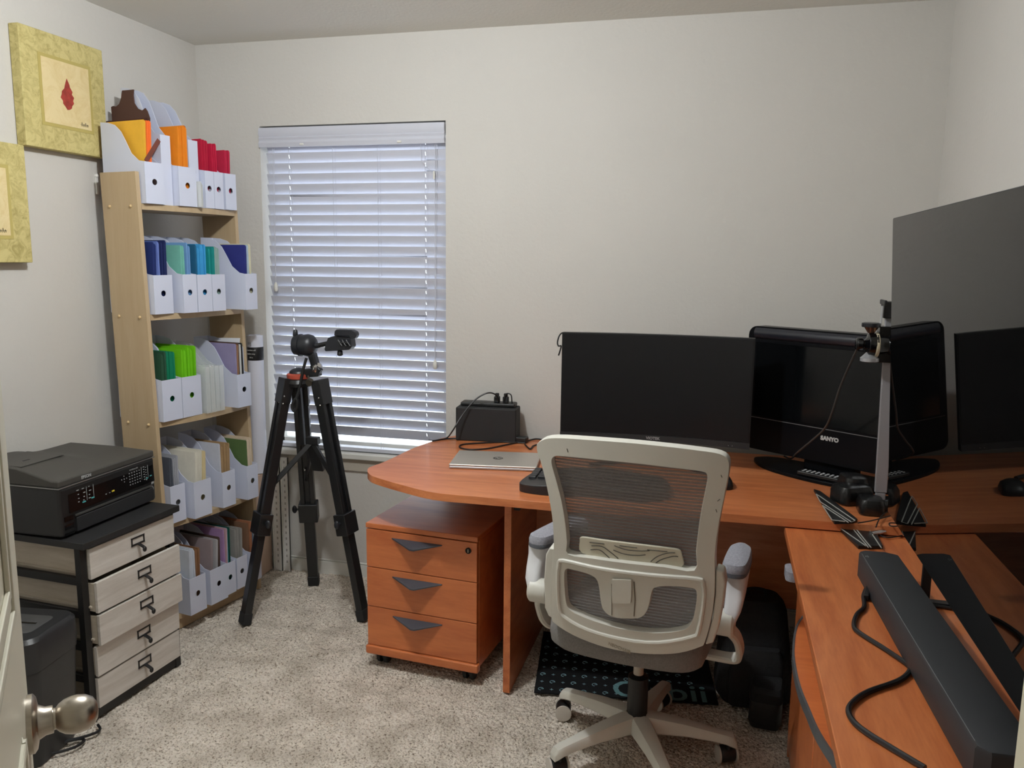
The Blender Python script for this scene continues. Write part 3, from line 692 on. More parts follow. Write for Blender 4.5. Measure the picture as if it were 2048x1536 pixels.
for s0, s1, z0, z1 in ((.115, .345, 1.12, 1.85), (.395, .625, 1.12, 1.85), (.115, .345, .20, .98), (.395, .625, .20, .98)):
    for q in (0, .018, .034):
        h_ = .005 if q != .018 else .003
        dbox(b, s0 + q, s0 + q + .010, 0, h_, z0 + q, z1 - q); dbox(b, s1 - q - .010, s1 - q, 0, h_, z0 + q, z1 - q)
        dbox(b, s0 + q, s1 - q, 0, h_, z0 + q, z0 + q + .010); dbox(b, s0 + q, s1 - q, 0, h_, z1 - q - .010, z1 - q)
build('panel_moulding', b, M_door, dd, world=True, bevel=.0015)
ko = DP(.030, 0, .950)
k_ = build('door_knob', MB().lathe(ko, dn, [(.0, -.001), (.034, 0), (.034, .006), (.030, .009), (.020, .011), (.0165, .018), (.0160, .026), (.0125, .0265), (.0125, .029), (.016, .032), (.0200, .038), (.0222, .046), (.0225, .053), (.0210, .061), (.0165, .069), (.009, .0735), (.0, .0745)], 48), M_metal, dd, world=True)
jc = Vector((.1545, .42, 0))
st = MB().box(jc.x, jc.x + .014, jc.y - .10, jc.y + .012, 0, 2.05).box(jc.x + .014, jc.x + .05, jc.y - .10, jc.y + .004, 0, 2.05)
struct('trim_3', st, mat('jamb_paint', (216, 210, 186), rough=.45), bevel=.002)

# ================================================================ TRIPOD
tr_ = thing('tripod', 'tall black camera tripod with a red ring in front of the window', 'tripod', (-1.66, 3.00, 0))
M_tp = mat('tripod_black', (23, 24, 26), rough=.35); M_tp2 = mat('tripod_dark', (30, 32, 38), rough=.4)
TC = ony(597, 748, 3.02); TC = Vector((TC.x, 3.02, TC.z))
feet = [onz(489, 1248, 0), onz(628, 1168, 0), onz(728, 1240, 0)]
tops = [onpl(572, 762, Vector((-1.72, 2.99, 1)), Vector((0, 1, 0))), onpl(600, 770, Vector((-1.66, 3.06, 1)), Vector((0, 1, 0))), onpl(640, 765, Vector((-1.6, 2.99, 1)), Vector((0, 1, 0)))]
build('top_casting', MB().lathe(TC + Vector((0, 0, -.055)), (0, 0, 1), [(.02, 0), (.05, .005), (.056, .02), (.05, .035), (.03, .04)], 24), M_tp, tr_, world=True)
build('red_ring', MB().lathe(TC + Vector((0, 0, -.018)), (0, 0, 1), [(.030, 0), (.046, .001), (.048, .007), (.048, .018), (.042, .022), (.030, .024)], 28), mat('tripod_red', (176, 78, 60), rough=.35), tr_, world=True)
build('dome', MB().lathe(TC + Vector((0, 0, .004)), (0, 0, 1), [(.038, 0), (.036, .008), (.026, .016), (.01, .022), (0, .023)], 24), M_tp2, tr_, world=True)
for i, (a, f_) in enumerate(zip(tops, feet)):
    d = (f_ - a); outv = Vector((f_.x - TC.x, f_.y - TC.y, 0)).normalized(); side = d.cross(outv).normalized()
    knee = a + d * (.575 if i != 1 else .60)
    ub = MB()
    for s_ in (-1, 1): ub.bar(a + side * .021 * s_, knee + side * .021 * s_, .020, .038, upv=outv)
    ub.bar(a, knee, .040, .018, upv=outv)
    ub.bar(a - d.normalized() * .012, a + d.normalized() * .09, .068, .042, upv=outv)
    lg = build('leg', ub, M_tp, tr_, world=True, bevel=.003)
    ck = MB().bar(knee - d.normalized() * .035, knee + d.normalized() * .055, .082, .058, upv=outv)
    build('leg_clamp', ck, M_tp, lg, world=True, bevel=.004)
    sd = 1 if i == 2 else -1
    kp = knee + side * .036 * sd
    if (onpl(0, 0, knee, fwd) is None): pass
    build('clamp_knob', MB().tube([knee + side * .030 * sd, knee + side * .056 * sd], .005, 8).ball(knee + side * .062 * sd, .012, .008, .018, 12), M_tp2, lg, world=True)
    lb = MB().bar(knee, f_ + Vector((0, 0, .004)) - d.normalized() * .0, .046, .032, upv=outv)
    build('lower_tube', lb, M_tp, lg, world=True, bevel=.003)
    build('rubber_foot', MB().bar(f_ - d.normalized() * .05, f_ + Vector((0, 0, .002)), .050, .038, upv=outv), M_blackm, lg, world=True, bevel=.003)
    sc2 = MB()
    for q in (.06, .09): 
        for s_ in (-1, 1): sc2.ball(a + d * q + side * .020 * s_ - fwd * .017, .004, .004, .004, 8)
    sc2.ball(a + d * .40 - fwd * .018, .006, .006, .006, 8)
    build('rivets', sc2, M_chrome, lg, world=True)
hub = TC + Vector((.01, 0, -.33))
cc = MB().bar(TC + Vector((0, 0, -.05)), TC + Vector((.012, 0, -.30)), .020, .020)
build('centre_column', cc, M_tp, tr_, world=True, bevel=.003)
hubp = ony(625, 890, 3.02); hubp = Vector((hubp.x, 3.02, hubp.z))
hb = build('brace_hub', MB().bar(hubp + Vector((-.025, 0, .02)), hubp + Vector((.03, 0, .02)), .03, .03).bar(hubp, hubp + Vector((0, .05, -.12)), .05, .02, upv=(0, 1, 0)), M_tp, tr_, world=True, bevel=.003)
for i, px in ((0, (548, 985)), (2, (655, 980))):
    a, f_ = tops[i], feet[i]; best = min((a + (f_ - a) * k / 100 for k in range(100)), key=lambda P_: abs((P_ - onpl(px[0], px[1], P_, fwd)).length))
    build('spreader_arm', MB().bar(hubp + Vector((0, 0, .015)), best, .020, .012, upv=(0, 1, 0)), M_tp, tr_, world=True, bevel=.002)
a, f_ = tops[1], feet[1]
build('spreader_arm', MB().bar(hubp + Vector((0, 0, .015)), a + (f_ - a) * .45, .020, .012, upv=(1, 0, 0)), M_tp, tr_, world=True, bevel=.002)
# pan head
def H(x, y, Y=3.02): p = ony(x, y, Y); return Vector((p.x, Y, p.z))
hd_ = build('pan_head', MB().bar(H(610, 746), H(640, 744), .035, .04, upv=(0, 1, 0)).bar(H(636, 748), H(624, 706), .030, .034, upv=(0, 1, 0)).bar(H(626, 728), H(640, 745), .03, .03, upv=(0, 1, 0)), M_tp, tr_, world=True, bevel=.006)
build('tilt_cylinder', MB().lathe(H(590, 690), H(642, 691) - H(590, 690), [(.02, 0), (.040, .002), (.042, .02), (.046, .022), (.046, .030), (.042, .032), (.046, .060), (.042, .078), (.030, .090), (.012, .094), (.010, .112)], 28), M_tp2, hd_, world=True)
build('plate_neck', MB().tube([H(636, 691), H(655, 687)], .010, 12), M_tp, hd_, world=True)
build('chrome_knob', MB().lathe(H(633, 737), (H(643, 737) - H(633, 737)) + Vector((0, -.008, 0)), [(.024, 0), (.026, .006), (.024, .012), (.018, .015), (0, .016)], 20), M_chrome, hd_, world=True)
build('lock_lever', MB().tube([H(592, 682), H(591, 672)], .003, 8).lathe(H(591, 674), (0, 0, 1), [(.008, 0), (.011, .006), (.009, .026), (.006, .03)], 12), M_tp2, hd_, world=True)
pl = build('camera_plate', MB().poly([H(x, y, 3.0) for x, y in ((648, 699), (650, 690), (655, 676), (660, 674), (668, 672), (700, 674), (703, 694), (698, 700), (650, 703))], (0, 1, 0), .045).poly([H(x, y, 2.99) for x, y in ((669, 662), (672, 659), (703, 660), (711, 664), (713, 670), (710, 677), (702, 679), (698, 673), (668, 672))], (0, 1, 0), .03), M_tp2, hd_, world=True, bevel=.004)
build('plate_knob', MB().lathe(H(680, 700), (0, 0, -1), [(.007, 0), (.011, .005), (.012, .02), (.007, .024)], 14), M_tp, pl, world=True)
hk = MB()
for k in range(5): hk.tube([H(676 + 4 * k, 680 + (k % 2) * 5, 2.992), H(684 + 4 * k, 692 - (k % 2) * 6, 2.992)], .0035, 6)
build('plate_ribs', hk, M_tp, pl, world=True)
build('pan_handle', MB().tube([H(613, 716, 2.985), H(606, 740, 2.975), (H(600, 772, 2.97)), H(593, 796, 2.96)], .006, 8).tube([H(592, 798, 2.96), H(586, 806, 2.96), H(585, 816, 2.96), H(589, 822, 2.96), H(594, 815, 2.96), H(595, 803, 2.96)], .007, 8, 4, closed=True), M_tp, hd_, world=True)
build('crank_handle', MB().tube([H(616, 752, 2.99), H(621, 766, 2.97)], .004, 8).lathe(H(620, 764, 2.965), Vector((0, -1, -.3)), [(.012, -.01), (.016, .0), (.014, .012), (.008, .012)], 16), mat('worn_metal', (90, 84, 74), rough=.4, metal=.7), tr_, world=True)

# ================================================================ DESK
DZT = .730
dk = thing('desk', 'orange cherry wood desk top with a rounded left end along the back wall', 'desk', (-.5, 2.9, 0))
px = [(1650, 1043), (1434, 1026), (1100, 1006), (1010, 998), (950, 993), (867, 985), (804, 970), (750, 954), (737, 946), (735, 939), (740, 934), (760, 927), (783, 917), (825, 897), (858, 885), (880, 877)]
ol = [onz(x, y, DZT) for x, y in px]
head = [Vector((XR - .004, 2.53, DZT)), ol[0], ol[1], ol[2]]
curve = catmull([Vector(v) for v in ol[2:]], 5)
ol = head + curve[1:] + [Vector((-1.09, 3.37, DZT)), Vector((XR - .004, 3.37, DZT))]
build('top', MB().poly(ol, (0, 0, -1), .026), M_desk, dk, world=True, bevel=.004, seg=3)
build('end_panel', MB().box(-.676, -.651, 2.572, 3.16, 0, DZT - .0265), M_deskv, dk, world=True, bevel=.0015)
build('end_panel', MB().box(XR - .03, XR - .005, 2.62, 3.30, 0, DZT - .0265), M_deskv, dk, world=True)
build('modesty_panel', MB().box(-.650, XR - .031, 2.96, 2.978, .26, DZT - .0265), M_desk, dk, world=True)
build('under_rail', MB().box(-.650, XR - .031, 2.76, 2.785, DZT - .115, DZT - .0265), M_desk, dk, world=True)
build('bracket', MB().box(-.650, -.630, 2.60, 2.66, DZT - .075, DZT - .0265), M_black, dk, world=True)

# return desk with bow-fronted cabinet
RZ = .700
rt = thing('return_desk', 'orange wood return desk with a bowed side tray along the right wall', 'desk', (.5, 1.7, 0))
build('top', MB().box(.221, XR - .006, .86, 2.556, RZ - .026, RZ), M_deskv, rt, world=True, bevel=.0025)
build('side_panel', MB().box(.262, .284, .88, 2.44, .03, RZ - .027), M_ped, rt, world=True)
build('end_panel', MB().box(.262, XR - .02, 2.4405, 2.46, 0, RZ - .027), M_ped, rt, world=True)
build('end_panel', MB().box(.262, XR - .02, .862, .879, 0, RZ - .027), M_ped, rt, world=True)
bowpx = [(1626, 1190), (1613, 1222), (1593.5, 1253), (1587, 1293), (1589, 1327), (1599, 1372), (1616, 1415), (1639, 1466), (1684, 1534)]
bow = catmull([onz(x, y, .60) for x, y in bowpx], 5)
yb_ = bow[-1].y
bow = [Vector((.2615, bow[0].y + .03, .60))] + bow + [Vector((.2615, yb_ - .03, .60))]
bow = [Vector((min(v.x, .2615), v.y, .60)) for v in bow]
build('bow_tray', MB().poly(bow, (0, 0, -1), .022), M_ped, rt, world=True)
eb = MB()
mid = [Vector((v.x, v.y, .589)) for v in bow]
for a, b_ in zip(mid[:-1], mid[1:]):
    if (b_ - a).length > 1e-4: eb.bar(a, b_, .005, .024)
build('edge_band', eb, mat('grey_edge_band', (74, 78, 82), rough=.4), rt, world=True)
for k, (y0, y1) in enumerate(((1.40, 1.78), (1.79, 2.17))):
    d_ = build('cabinet_door', MB().box(.245, .2615, y0, y1, .06, .565), M_ped, rt, world=True, bevel=.002)
build('tray_glide', MB().box(.225, .26, 1.74, 1.79, .560, .5775), M_blackm, rt, world=True)

# pedestal
PA = math.radians(-5.4)
pd_ = thing('drawer_pedestal', 'orange wood three drawer pedestal on casters under the left desk end', 'drawer unit', (-1.211, 2.629, 0), PA)
PWd, PDp, PH = .438, .50, .550
build('carcass', MB().box(.0, PWd, .020, PDp, .062, PH - .020), M_ped, pd_, bevel=.001)
build('top', MB().box(-.001, PWd + .001, .0, PDp, PH - .019, PH), M_ped, pd_, bevel=.003)
build('bottom_rail', MB().box(-.004, PWd + .006, -.010, .018, .050, .082), M_ped, pd_, bevel=.006, seg=3)
hs_ = [(.084, .232), (.235, .383), (.386, .528)]
M_hnd = mat('handle_grey', (62, 64, 72), rough=.42)
for i, (z0, z1) in enumerate(hs_):
    d_ = build('drawer', MB().box(.002, PWd - .002, .0, .019, z0, z1), M_ped, pd_, bevel=.0012)
    zt_ = z1 - .022; cx = .205; hw = .100
    tri = [Vector((cx - hw, 0, zt_)), Vector((cx + hw, 0, zt_)), Vector((cx, 0, zt_ - .030))]
    h = MB()
    v = [h.bm.verts.new(p) for p in (Vector((cx - hw, 0, zt_)), Vector((cx + hw, 0, zt_)), Vector((cx + .008, -.042, zt_ - .016)), Vector((cx - .008, -.042, zt_ - .016)),
                                     Vector((cx - hw, 0, zt_ - .005)), Vector((cx + hw, 0, zt_ - .005)), Vector((cx + .008, -.042, zt_ - .023)), Vector((cx - .008, -.042, zt_ - .023)))]
    for f in ((0, 3, 2, 1), (4, 5, 6, 7), (0, 1, 5, 4), (1, 2, 6, 5), (2, 3, 7, 6), (3, 0, 4, 7)): h.bm.faces.new([v[k] for k in f])
    build('handle', h, M_hnd, d_, bevel=.0012)
    if i == 2:
        l_ = build('lock', MB().lathe((PWd - .034, .0, z1 - .030), (0, -1, 0), [(.011, 0), (.011, .003), (.008, .0035)], 20), mat('lock_dark', (40, 36, 32), rough=.3, metal=.8), d_)
        build('keyhole', MB().box(PWd - .0355, PWd - .0325, -.0042, -.003, z1 - .036, z1 - .024), M_metal, l_)
for x, y in ((.045, .045), (PWd - .045, .045), (.045, PDp - .05), (PWd - .045, PDp - .05)):
    c_ = build('caster', MB().lathe((x - .022, y, .024), (1, 0, 0), [(.020, 0), (.024, .004), (.024, .015), (.010, .017), (.010, .027), (.024, .029), (.024, .040), (.020, .044)], 20), M_blackm, pd_)
    build('caster_plate', MB().box(x - .028, x + .028, y - .024, y + .024, .042, .0615), M_blackm, c_, bevel=.003)
# board leaning behind the pedestal
tag(build('leaning_board', MB().bar((-.738, 2.98, .001), (-.706, 3.04, .42), .012, .26, upv=(0, 1, 0)), mat('board_brown', (96, 70, 56), rough=.6)), 'brown board leaning between the pedestal and the desk end panel', 'board')

# ================================================================ THINGS ON THE DESK
TOP = DZT
# UPS battery box
t = thing('battery_backup', 'black battery backup box on the left desk end against the wall', 'battery backup', (-1.078, 3.315, TOP), math.radians(4))
build('body', MB().box(0, .262, -.065, .04, 0, .145), M_blackm, t, bevel=.006, seg=3)
build('rear_hump', MB().box(.012, .250, -.03, .035, .145, .162), M_black, t, bevel=.006, seg=3)
for k, xx in enumerate((.168, .206)):
    o = build('power_plug', MB().box(-.012, .012, -.010, .010, 0, .026).box(-.008, .008, -.007, .007, .026, .040), M_blackm, bevel=.003)
    o.location = Matrix.Translation((-1.078, 3.315, TOP)) @ Matrix.Rotation(math.radians(4), 4, 'Z') @ Vector((xx, -.005, .1625))
    tag(o, ('left' if k == 0 else 'right') + ' black plug standing in the top of the battery backup', 'plug')
def cord(label, pts, r=.0032, name='cord', m=None, sm=8):
    return tag(build(name, MB().tube([Vector(p) for p in pts], r, 8, sm), m or M_black), label, 'cord')
def DKz(x, y, z=.004): return onz(x, y, TOP + z)
Hh = lambda x, y, Y: Vector(ony(x, y, Y))
cord('black cord arching from the plug over the battery backup down to the desk', [Hh(996, 802, 3.30), Hh(992, 790, 3.29), Hh(975, 786, 3.27), Hh(950, 800, 3.25), Hh(925, 830, 3.22), Hh(905, 862, 3.19), DKz(893, 876), DKz(875, 880)])
cord('thin black cord curling behind the plugs of the battery backup', [Hh(1008, 802, 3.31), Hh(1012, 788, 3.31), Hh(1022, 790, 3.31), Hh(1024, 806, 3.32), Hh(1026, 816, 3.345)], .0026)
cord('black cord trailing from the adapter past the battery backup', [DKz(865, 882), DKz(900, 877), DKz(960, 878), DKz(1005, 880), DKz(1030, 882)])
cord('black cord looping on the desk behind the laptop', [DKz(1050, 886), DKz(1010, 884), DKz(960, 886), DKz(925, 889), DKz(920, 895), DKz(940, 899), DKz(975, 897), DKz(1010, 890), DKz(1040, 884)])
cord('black cord running from the adapter toward the monitor', [DKz(1048, 884), DKz(1070, 878), DKz(1090, 880), DKz(1120, 884)])
cord('short black cord end with a tip beside the chair top', [DKz(1050, 889), DKz(1060, 898), DKz(1066, 892), DKz(1078, 888)])
t = thing('power_adapter', 'black power adapter brick on the desk behind the laptop', 'adapter', DKz(1030, 884, 0), math.radians(-3))
build('brick', MB().box(-.055, .055, -.02, .02, 0, .026), M_black, t, bevel=.005)
# laptop
L = [onz(898, 937, TOP), onz(1052, 943, TOP), onz(1072, 908, TOP), onz(922, 902, TOP)]
lu = (L[1] - L[0]).normalized(); lv = Vector((-lu.y, lu.x, 0)); lw, lhh = .325, .225
LPo = L[0] + lv * 0
t = thing('laptop', 'closed silver laptop lying on the desk left of the keyboard', 'laptop', LPo, math.atan2(lu.y, lu.x))
build('base', MB().box(0, lw, 0, lhh, .001, .010), M_silver, t, bevel=.003)
lidb = build('lid', MB().box(-.001, lw + .001, -.001, lhh, .0105, .018), mat('laptop_silver', (196, 190, 182), rough=.36, metal=.55), t, bevel=.004, seg=3)
lg = build('logo_disc', MB().lathe((lw * .52, lhh * .5, .018), (0, 0, 1), [(.019, 0), (.019, .0008)], 28), mat('logo_dark', (46, 44, 42), rough=.3), lidb)
LM = Matrix.Translation(LPo) @ Matrix.Rotation(math.atan2(lu.y, lu.x), 4, 'Z')
text('logo_lettering', 'hp', .028, mat('laptop_logo', (206, 202, 196), rough=.3), lidb, LM @ Vector((lw * .52, lhh * .5 + .001, .0193)), lu, lv, .0003, shear=.35)
build('feet', MB().box(.02, .06, .02, .03, 0, .0012).box(lw - .06, lw - .02, .02, .03, 0, .0012), M_blackm, t)
# ergonomic keyboard
kx = onz(1040, 977, TOP); ku = Vector((1, .02, 0)).normalized()
KL = Matrix.Translation(kx) @ Matrix.Rotation(math.radians(1.5), 4, 'Z')
t = thing('keyboard', 'black split ergonomic keyboard on the desk behind the chair back', 'keyboard', kx, math.radians(1.5))
kp = [(0, -.01), (.03, -.05), (.11, -.062), (.20, -.052), (.25, -.046), (.30, -.052), (.39, -.062), (.45, -.045), (.49, -.005), (.50, .06), (.485, .13), (.46, .165), (.36, .185), (.25, .19), (.14, .185), (.045, .165), (.015, .10)]
kp = catmull([Vector((a, b_, 0)) for a, b_ in kp], 3, True)
def kz(v): return v + Vector((0, 0, .012 + .016 * max(0, 1 - abs(v.x - .25) / .25) ** .8)) if v.z > .001 else v
build('body', MB().poly(kp, (0, 0, 1), .014).warp(kz), mat('keyboard_black', (30, 31, 34), rough=.4), t, bevel=.004)
kb = MB()
for r_ in range(5):
    for c_ in range(14):
        x = .035 + c_ * .031 + (.008 if c_ > 6 else 0); y = .040 + r_ * .026 + .012 * (1 - abs(x - .25) / .25)
        z = .027 + .016 * max(0, 1 - abs(x - .25) / .25) ** .8
        kb.box(x - .012, x + .012, y - .010, y + .010, z - .004, z + .006)
build('keys', kb, mat('keycaps', (38, 39, 42), rough=.5), t, bevel=.0015)
# mouse
mp = onz(1442, 972, TOP)
t = thing('computer_mouse', 'black wireless mouse on the desk just right of the chair back', 'mouse', mp, math.radians(8))
build('shell', loft(MB(), [rr(.036, .054, .025, 0), rr(.037, .055, .027, .012), rr(.032, .048, .026, .028), rr(.018, .030, .016, .038)]), M_black, t)
build('wheel', MB().lathe((-.003, .035, .029), (1, 0, 0), [(.006, 0), (.008, .001), (.008, .006), (.006, .007)], 14), M_blackm, t)
# curved monitor
t = thing('curved_monitor', 'wide black curved computer monitor standing behind the office chair', 'monitor', (-.235, 3.06, TOP))
MY = 3.04; bl, br_ = ony(1122, 878, MY), ony(1502, 896, MY + .0); tl, tR = ony(1122, 668, MY), ony(1508, 674, MY)
mx0, mx1 = (bl.x + tl.x) / 2, (br_.x + tR.x) / 2; mz0, mz1 = (bl.z + br_.z) / 2, (tl.z + tR.z) / 2
ms = MB(); mb_ = MB(); ch = MB(); nn = 16
def cy(x): s_ = (x - (mx0 + mx1) / 2) / ((mx1 - mx0) / 2); return MY + .035 * (1 - s_ * s_)
def strip(mb, xa, xb, z0, z1, o0, o1, n=16):
    prev = None
    for k in range(n + 1):
        x = xa + (xb - xa) * k / n; y = cy(x)
        q = [mb.bm.verts.new((x, y + o, z)) for z in (z0, z1) for o in (o0, o1)]
        if prev:
            for a, b_ in ((0, 1), (1, 3), (3, 2), (2, 0)): mb.bm.faces.new((prev[a], prev[b_], q[b_], q[a]))
        else: mb.bm.faces.new((q[0], q[2], q[3], q[1]))
        prev = q
    mb.bm.faces.new((prev[0], prev[1], prev[3], prev[2])); return mb
build('housing', strip(MB(), mx0, mx1, mz0, mz1, .002, .035), M_black, t, world=True)
build('screen', strip(MB(), mx0 + .004, mx1 - .004, mz0 + .024, mz1 - .004, -.001, .003), M_screen, t, world=True)
ch_ = build('chin', strip(MB(), mx0, mx1, mz0, mz0 + .0235, -.003, .003), mat('chin_grey', (44, 46, 48), rough=.35), t, world=True)
text('brand_lettering', 'VIOTEK', .015, M_mark, ch_, Vector(((mx0 + mx1) / 2, cy((mx0 + mx1) / 2) - .0038, mz0 + .012)), (1, 0, 0), (0, 0, 1), .0004, .0003)
bb = MB()
for k in range(5): bb.ball((mx1 - .075 + k * .014, cy(mx1 - .06) - .003, mz0 + .008), .0015, .001, .0015, 6)
build('button_marks', bb, M_mark, ch_, world=True)
build('stand', MB().box(-.30, -.17, 3.115, 3.14, TOP + .002, TOP + .30).box(-.33, -.14, 3.085, 3.12, TOP + .14, TOP + .26), M_black, t, world=True, bevel=.004)
build('stand_foot', MB().tube([(-.45, 2.97, TOP + .008), (-.235, 3.14, TOP + .010), (-.02, 2.97, TOP + .008)], .008, 8), M_black, t, world=True)
# cable loop at monitor corner
cord('black coiled cable loop hanging off the top left monitor corner', [Hh(1132, 668, 3.07), Hh(1124, 666, 3.05), Hh(1118, 673, 3.04), Hh(1115, 685, 3.035), Hh(1117, 692, 3.03), Hh(1122, 692, 3.03), Hh(1120, 702, 3.03), Hh(1117, 711, 3.03)], .0028)
# old TV in the corner, turned to the left
sx = Vector((.815, -.58, 0)).normalized(); sn = Vector((-sx.y, sx.x, 0)); So = Vector((.109, 3.27, 0)); SW = .70
t = thing('television', 'thick old black television turned in the desk corner behind the lamp pole', 'television', So + Vector((0, 0, TOP)), math.atan2(sx.y, sx.x))
z0, z1 = .050, .527
def rrect(x0, x1, z0, z1, r, n=5, y=0):
    o_ = []
    for cx, cz, a0 in ((x1 - r, z1 - r, 0), (x0 + r, z1 - r, PI / 2), (x0 + r, z0 + r, PI), (x1 - r, z0 + r, 3 * PI / 2)):
        for k in range(n + 1): o_.append(Vector((cx + r * math.cos(a0 + k * PI / 2 / n), y, cz + r * math.sin(a0 + k * PI / 2 / n))))
    return o_
M_tvb = mat('tv_gloss_frame', (13, 14, 17), rough=.34, spec=.12)
build('cabinet', MB().poly(rrect(0, SW, z0, z1, .035), (0, 1, 0), .060).poly(rrect(.06, SW - .06, z0 + .05, z1 - .04, .03, y=.06), (0, 1, 0), .035), M_tvb, t, bevel=.008, seg=3)
build('top_bar', MB().lathe((.03, .012, z1 - .026), (1, 0, 0), [(.004, -.006), (.024, 0), (.024, SW - .06), (.004, SW - .054)], 20), mat('tv_top_bar', (34, 36, 44), rough=.28), t)
build('screen', MB().box(.040, SW - .040, -.003, .002, z0 + .135, z1 - .060), M_screen2, t)
build('trim_line', MB().box(.014, SW - .014, -.0016, .001, z0 + .124, z0 + .1265), mat('trim_grey', (104, 104, 104), rough=.4), t)
SM = Matrix.Translation(So + Vector((0, 0, TOP))) @ Matrix.Rotation(math.atan2(sx.y, sx.x), 4, 'Z')
text('brand_lettering', 'SANYO', .0205, mat('sanyo_white', (190, 190, 188), rough=.4), t, SM @ Vector((SW * .512, -.0015, z0 + .092)), sx, (0, 0, 1), .0006, .0012)
build('stand_neck', MB().box(SW * .36, SW * .64, .02, .07, .012, z0 + .03), M_tvb, t, bevel=.004)
bp_ = [Vector((SW * .5 + a, b_, 0)) for a, b_ in ((-.30, .04), (-.28, -.02), (-.18, -.085), (0, -.11), (.18, -.085), (.28, -.02), (.30, .04), (.2, .10), (-.2, .10))]
build('stand_base', MB().poly(catmull(bp_, 4, True), (0, 0, 1), .013), M_tvb, t, bevel=.003)
# remote control lying on the base
q = SM @ Vector((SW * .56, -.070, .0135))
t = thing('remote_control', 'black remote control with grey keys lying on the television base', 'remote', q, math.atan2(sx.y, sx.x) + .05)
build('body', MB().box(-.10, .10, -.022, .022, 0, .016), M_black, t, bevel=.005)
k_ = MB()
for i in range(10):
    for j in range(3): k_.box(-.085 + i * .017, -.078 + i * .017, -.014 + j * .011, -.009 + j * .011, .0155, .0178)
build('keys', k_, mat('remote_keys', (196, 198, 200), rough=.5), t)
cl = onz(1640, 938, TOP + .014)
cord('thin grey cord running from the clamp head down to the television base', [Hh(1714, 699, 2.66), Hh(1700, 728, 2.70), Hh(1680, 775, 2.76), Hh(1664, 825, 2.80), Hh(1650, 856, 2.85), Hh(1625, 880, 2.90), Hh(1596, 904, 2.98), DKz(1582, 917, .016), DKz(1568, 912, .016)], .0035, m=mat('cord_grey', (56, 54, 52), rough=.5))

# ---- pole with camera clamp head and weighted feet
pb = Vector((.525, 2.70, TOP))
t = thing('clamp_stand', 'silver pole stand with a black clamp head beside the big screen', 'stand', pb)
tp = ony(1777, 610, 2.70)
build('pole', MB().bar(ony(1761, 985, 2.70), ony(1784, 618, 2.70), .036, .014, upv=(0, 1, 0)).bar(pb + Vector((-.012, 0, .006)), ony(1761, 985, 2.70), .030, .012, upv=(0, 1, 0)), mat('pole_silver', (160, 160, 164), rough=.4, metal=.35), t, world=True, bevel=.003)
M_rub = mat('rubber_foot_black', (20, 21, 22), rough=.28, bump=.2, bscale=40, bdist=.01)
wb = MB()
for (cx_, cy_, hx, hy, hz, a) in ((-.085, .06, .060, .045, .058, .5), (-.045, -.045, .038, .045, .048, .0), (-.075, .115, .040, .050, .075, .2), (.075, .02, .055, .05, .050, -.4), (.0, .02, .04, .05, .03, 0)):
    loops = []
    for hxx, z in ((.9, 0), (1, .006), (1, hz * .7), (.86, hz), (.6, hz + .004)):
        loops.append([pb + Vector((cx_, cy_, z)) + Matrix.Rotation(a, 3, 'Z') @ v for v in rr(hx * hxx, hy * hxx, min(hx, hy) * .55 * hxx, 0)])
    loft(wb, loops)
build('weighted_base', wb, M_rub, t, world=True)
hc = ony(1742, 690, 2.67)
cp = build('clamp_head', MB().lathe(ony(1712, 688, 2.66), Vector((1, .05, 0)), [(.016, 0), (.020, .003), (.020, .018), (.012, .022), (.020, .030), (.034, .034), (.036, .060), (.030, .066), (.024, .090), (.030, .094), (.030, .115)], 24).bar(Vector((tp.x, 2.69, 1.20)), Vector((tp.x, 2.69, 1.31)), .050, .05, upv=(0, 1, 0)), M_gloss, t, world=True, bevel=.002)
build('cream_ring', MB().lathe(ony(1748, 690, 2.665), Vector((1, .05, 0)), [(.0375, 0), (.0385, .002), (.0385, .008), (.0375, .010)], 24), mat('ring_cream', (196, 186, 160), rough=.4), cp, world=True)
M_cop = mat('copper_shade', (150, 112, 92), rough=.25, metal=.8)
build('upper_knob', MB().lathe(ony(1742, 666, 2.66), (0, 0, 1), [(.009, 0), (.012, .004), (.022, .020), (.025, .022)], 24), M_cop, cp, world=True)
build('upper_knob_cap', MB().lathe(ony(1742, 654, 2.66), (0, 0, 1), [(.026, 0), (.027, .003), (.027, .012), (.020, .014)], 24), mat('knob_steel', (70, 72, 76), rough=.25, metal=.7), cp, world=True)
build('lower_knob', MB().lathe(ony(1740, 704, 2.66), (0, 0, -1), [(.010, 0), (.013, .004), (.024, .016), (.027, .018), (.027, .028), (.022, .030)], 24), M_silver, cp, world=True)
build('top_clip', MB().box(tp.x - .018, tp.x + .022, 2.66, 2.72, 1.335, 1.385).box(tp.x - .022, tp.x - .014, 2.64, 2.72, 1.375, 1.390), M_black, t, world=True, bevel=.003)
build('paper_tab', MB().box(tp.x - .026, tp.x - .023, 2.65, 2.67, 1.315, 1.372), M_mark, t, world=True)

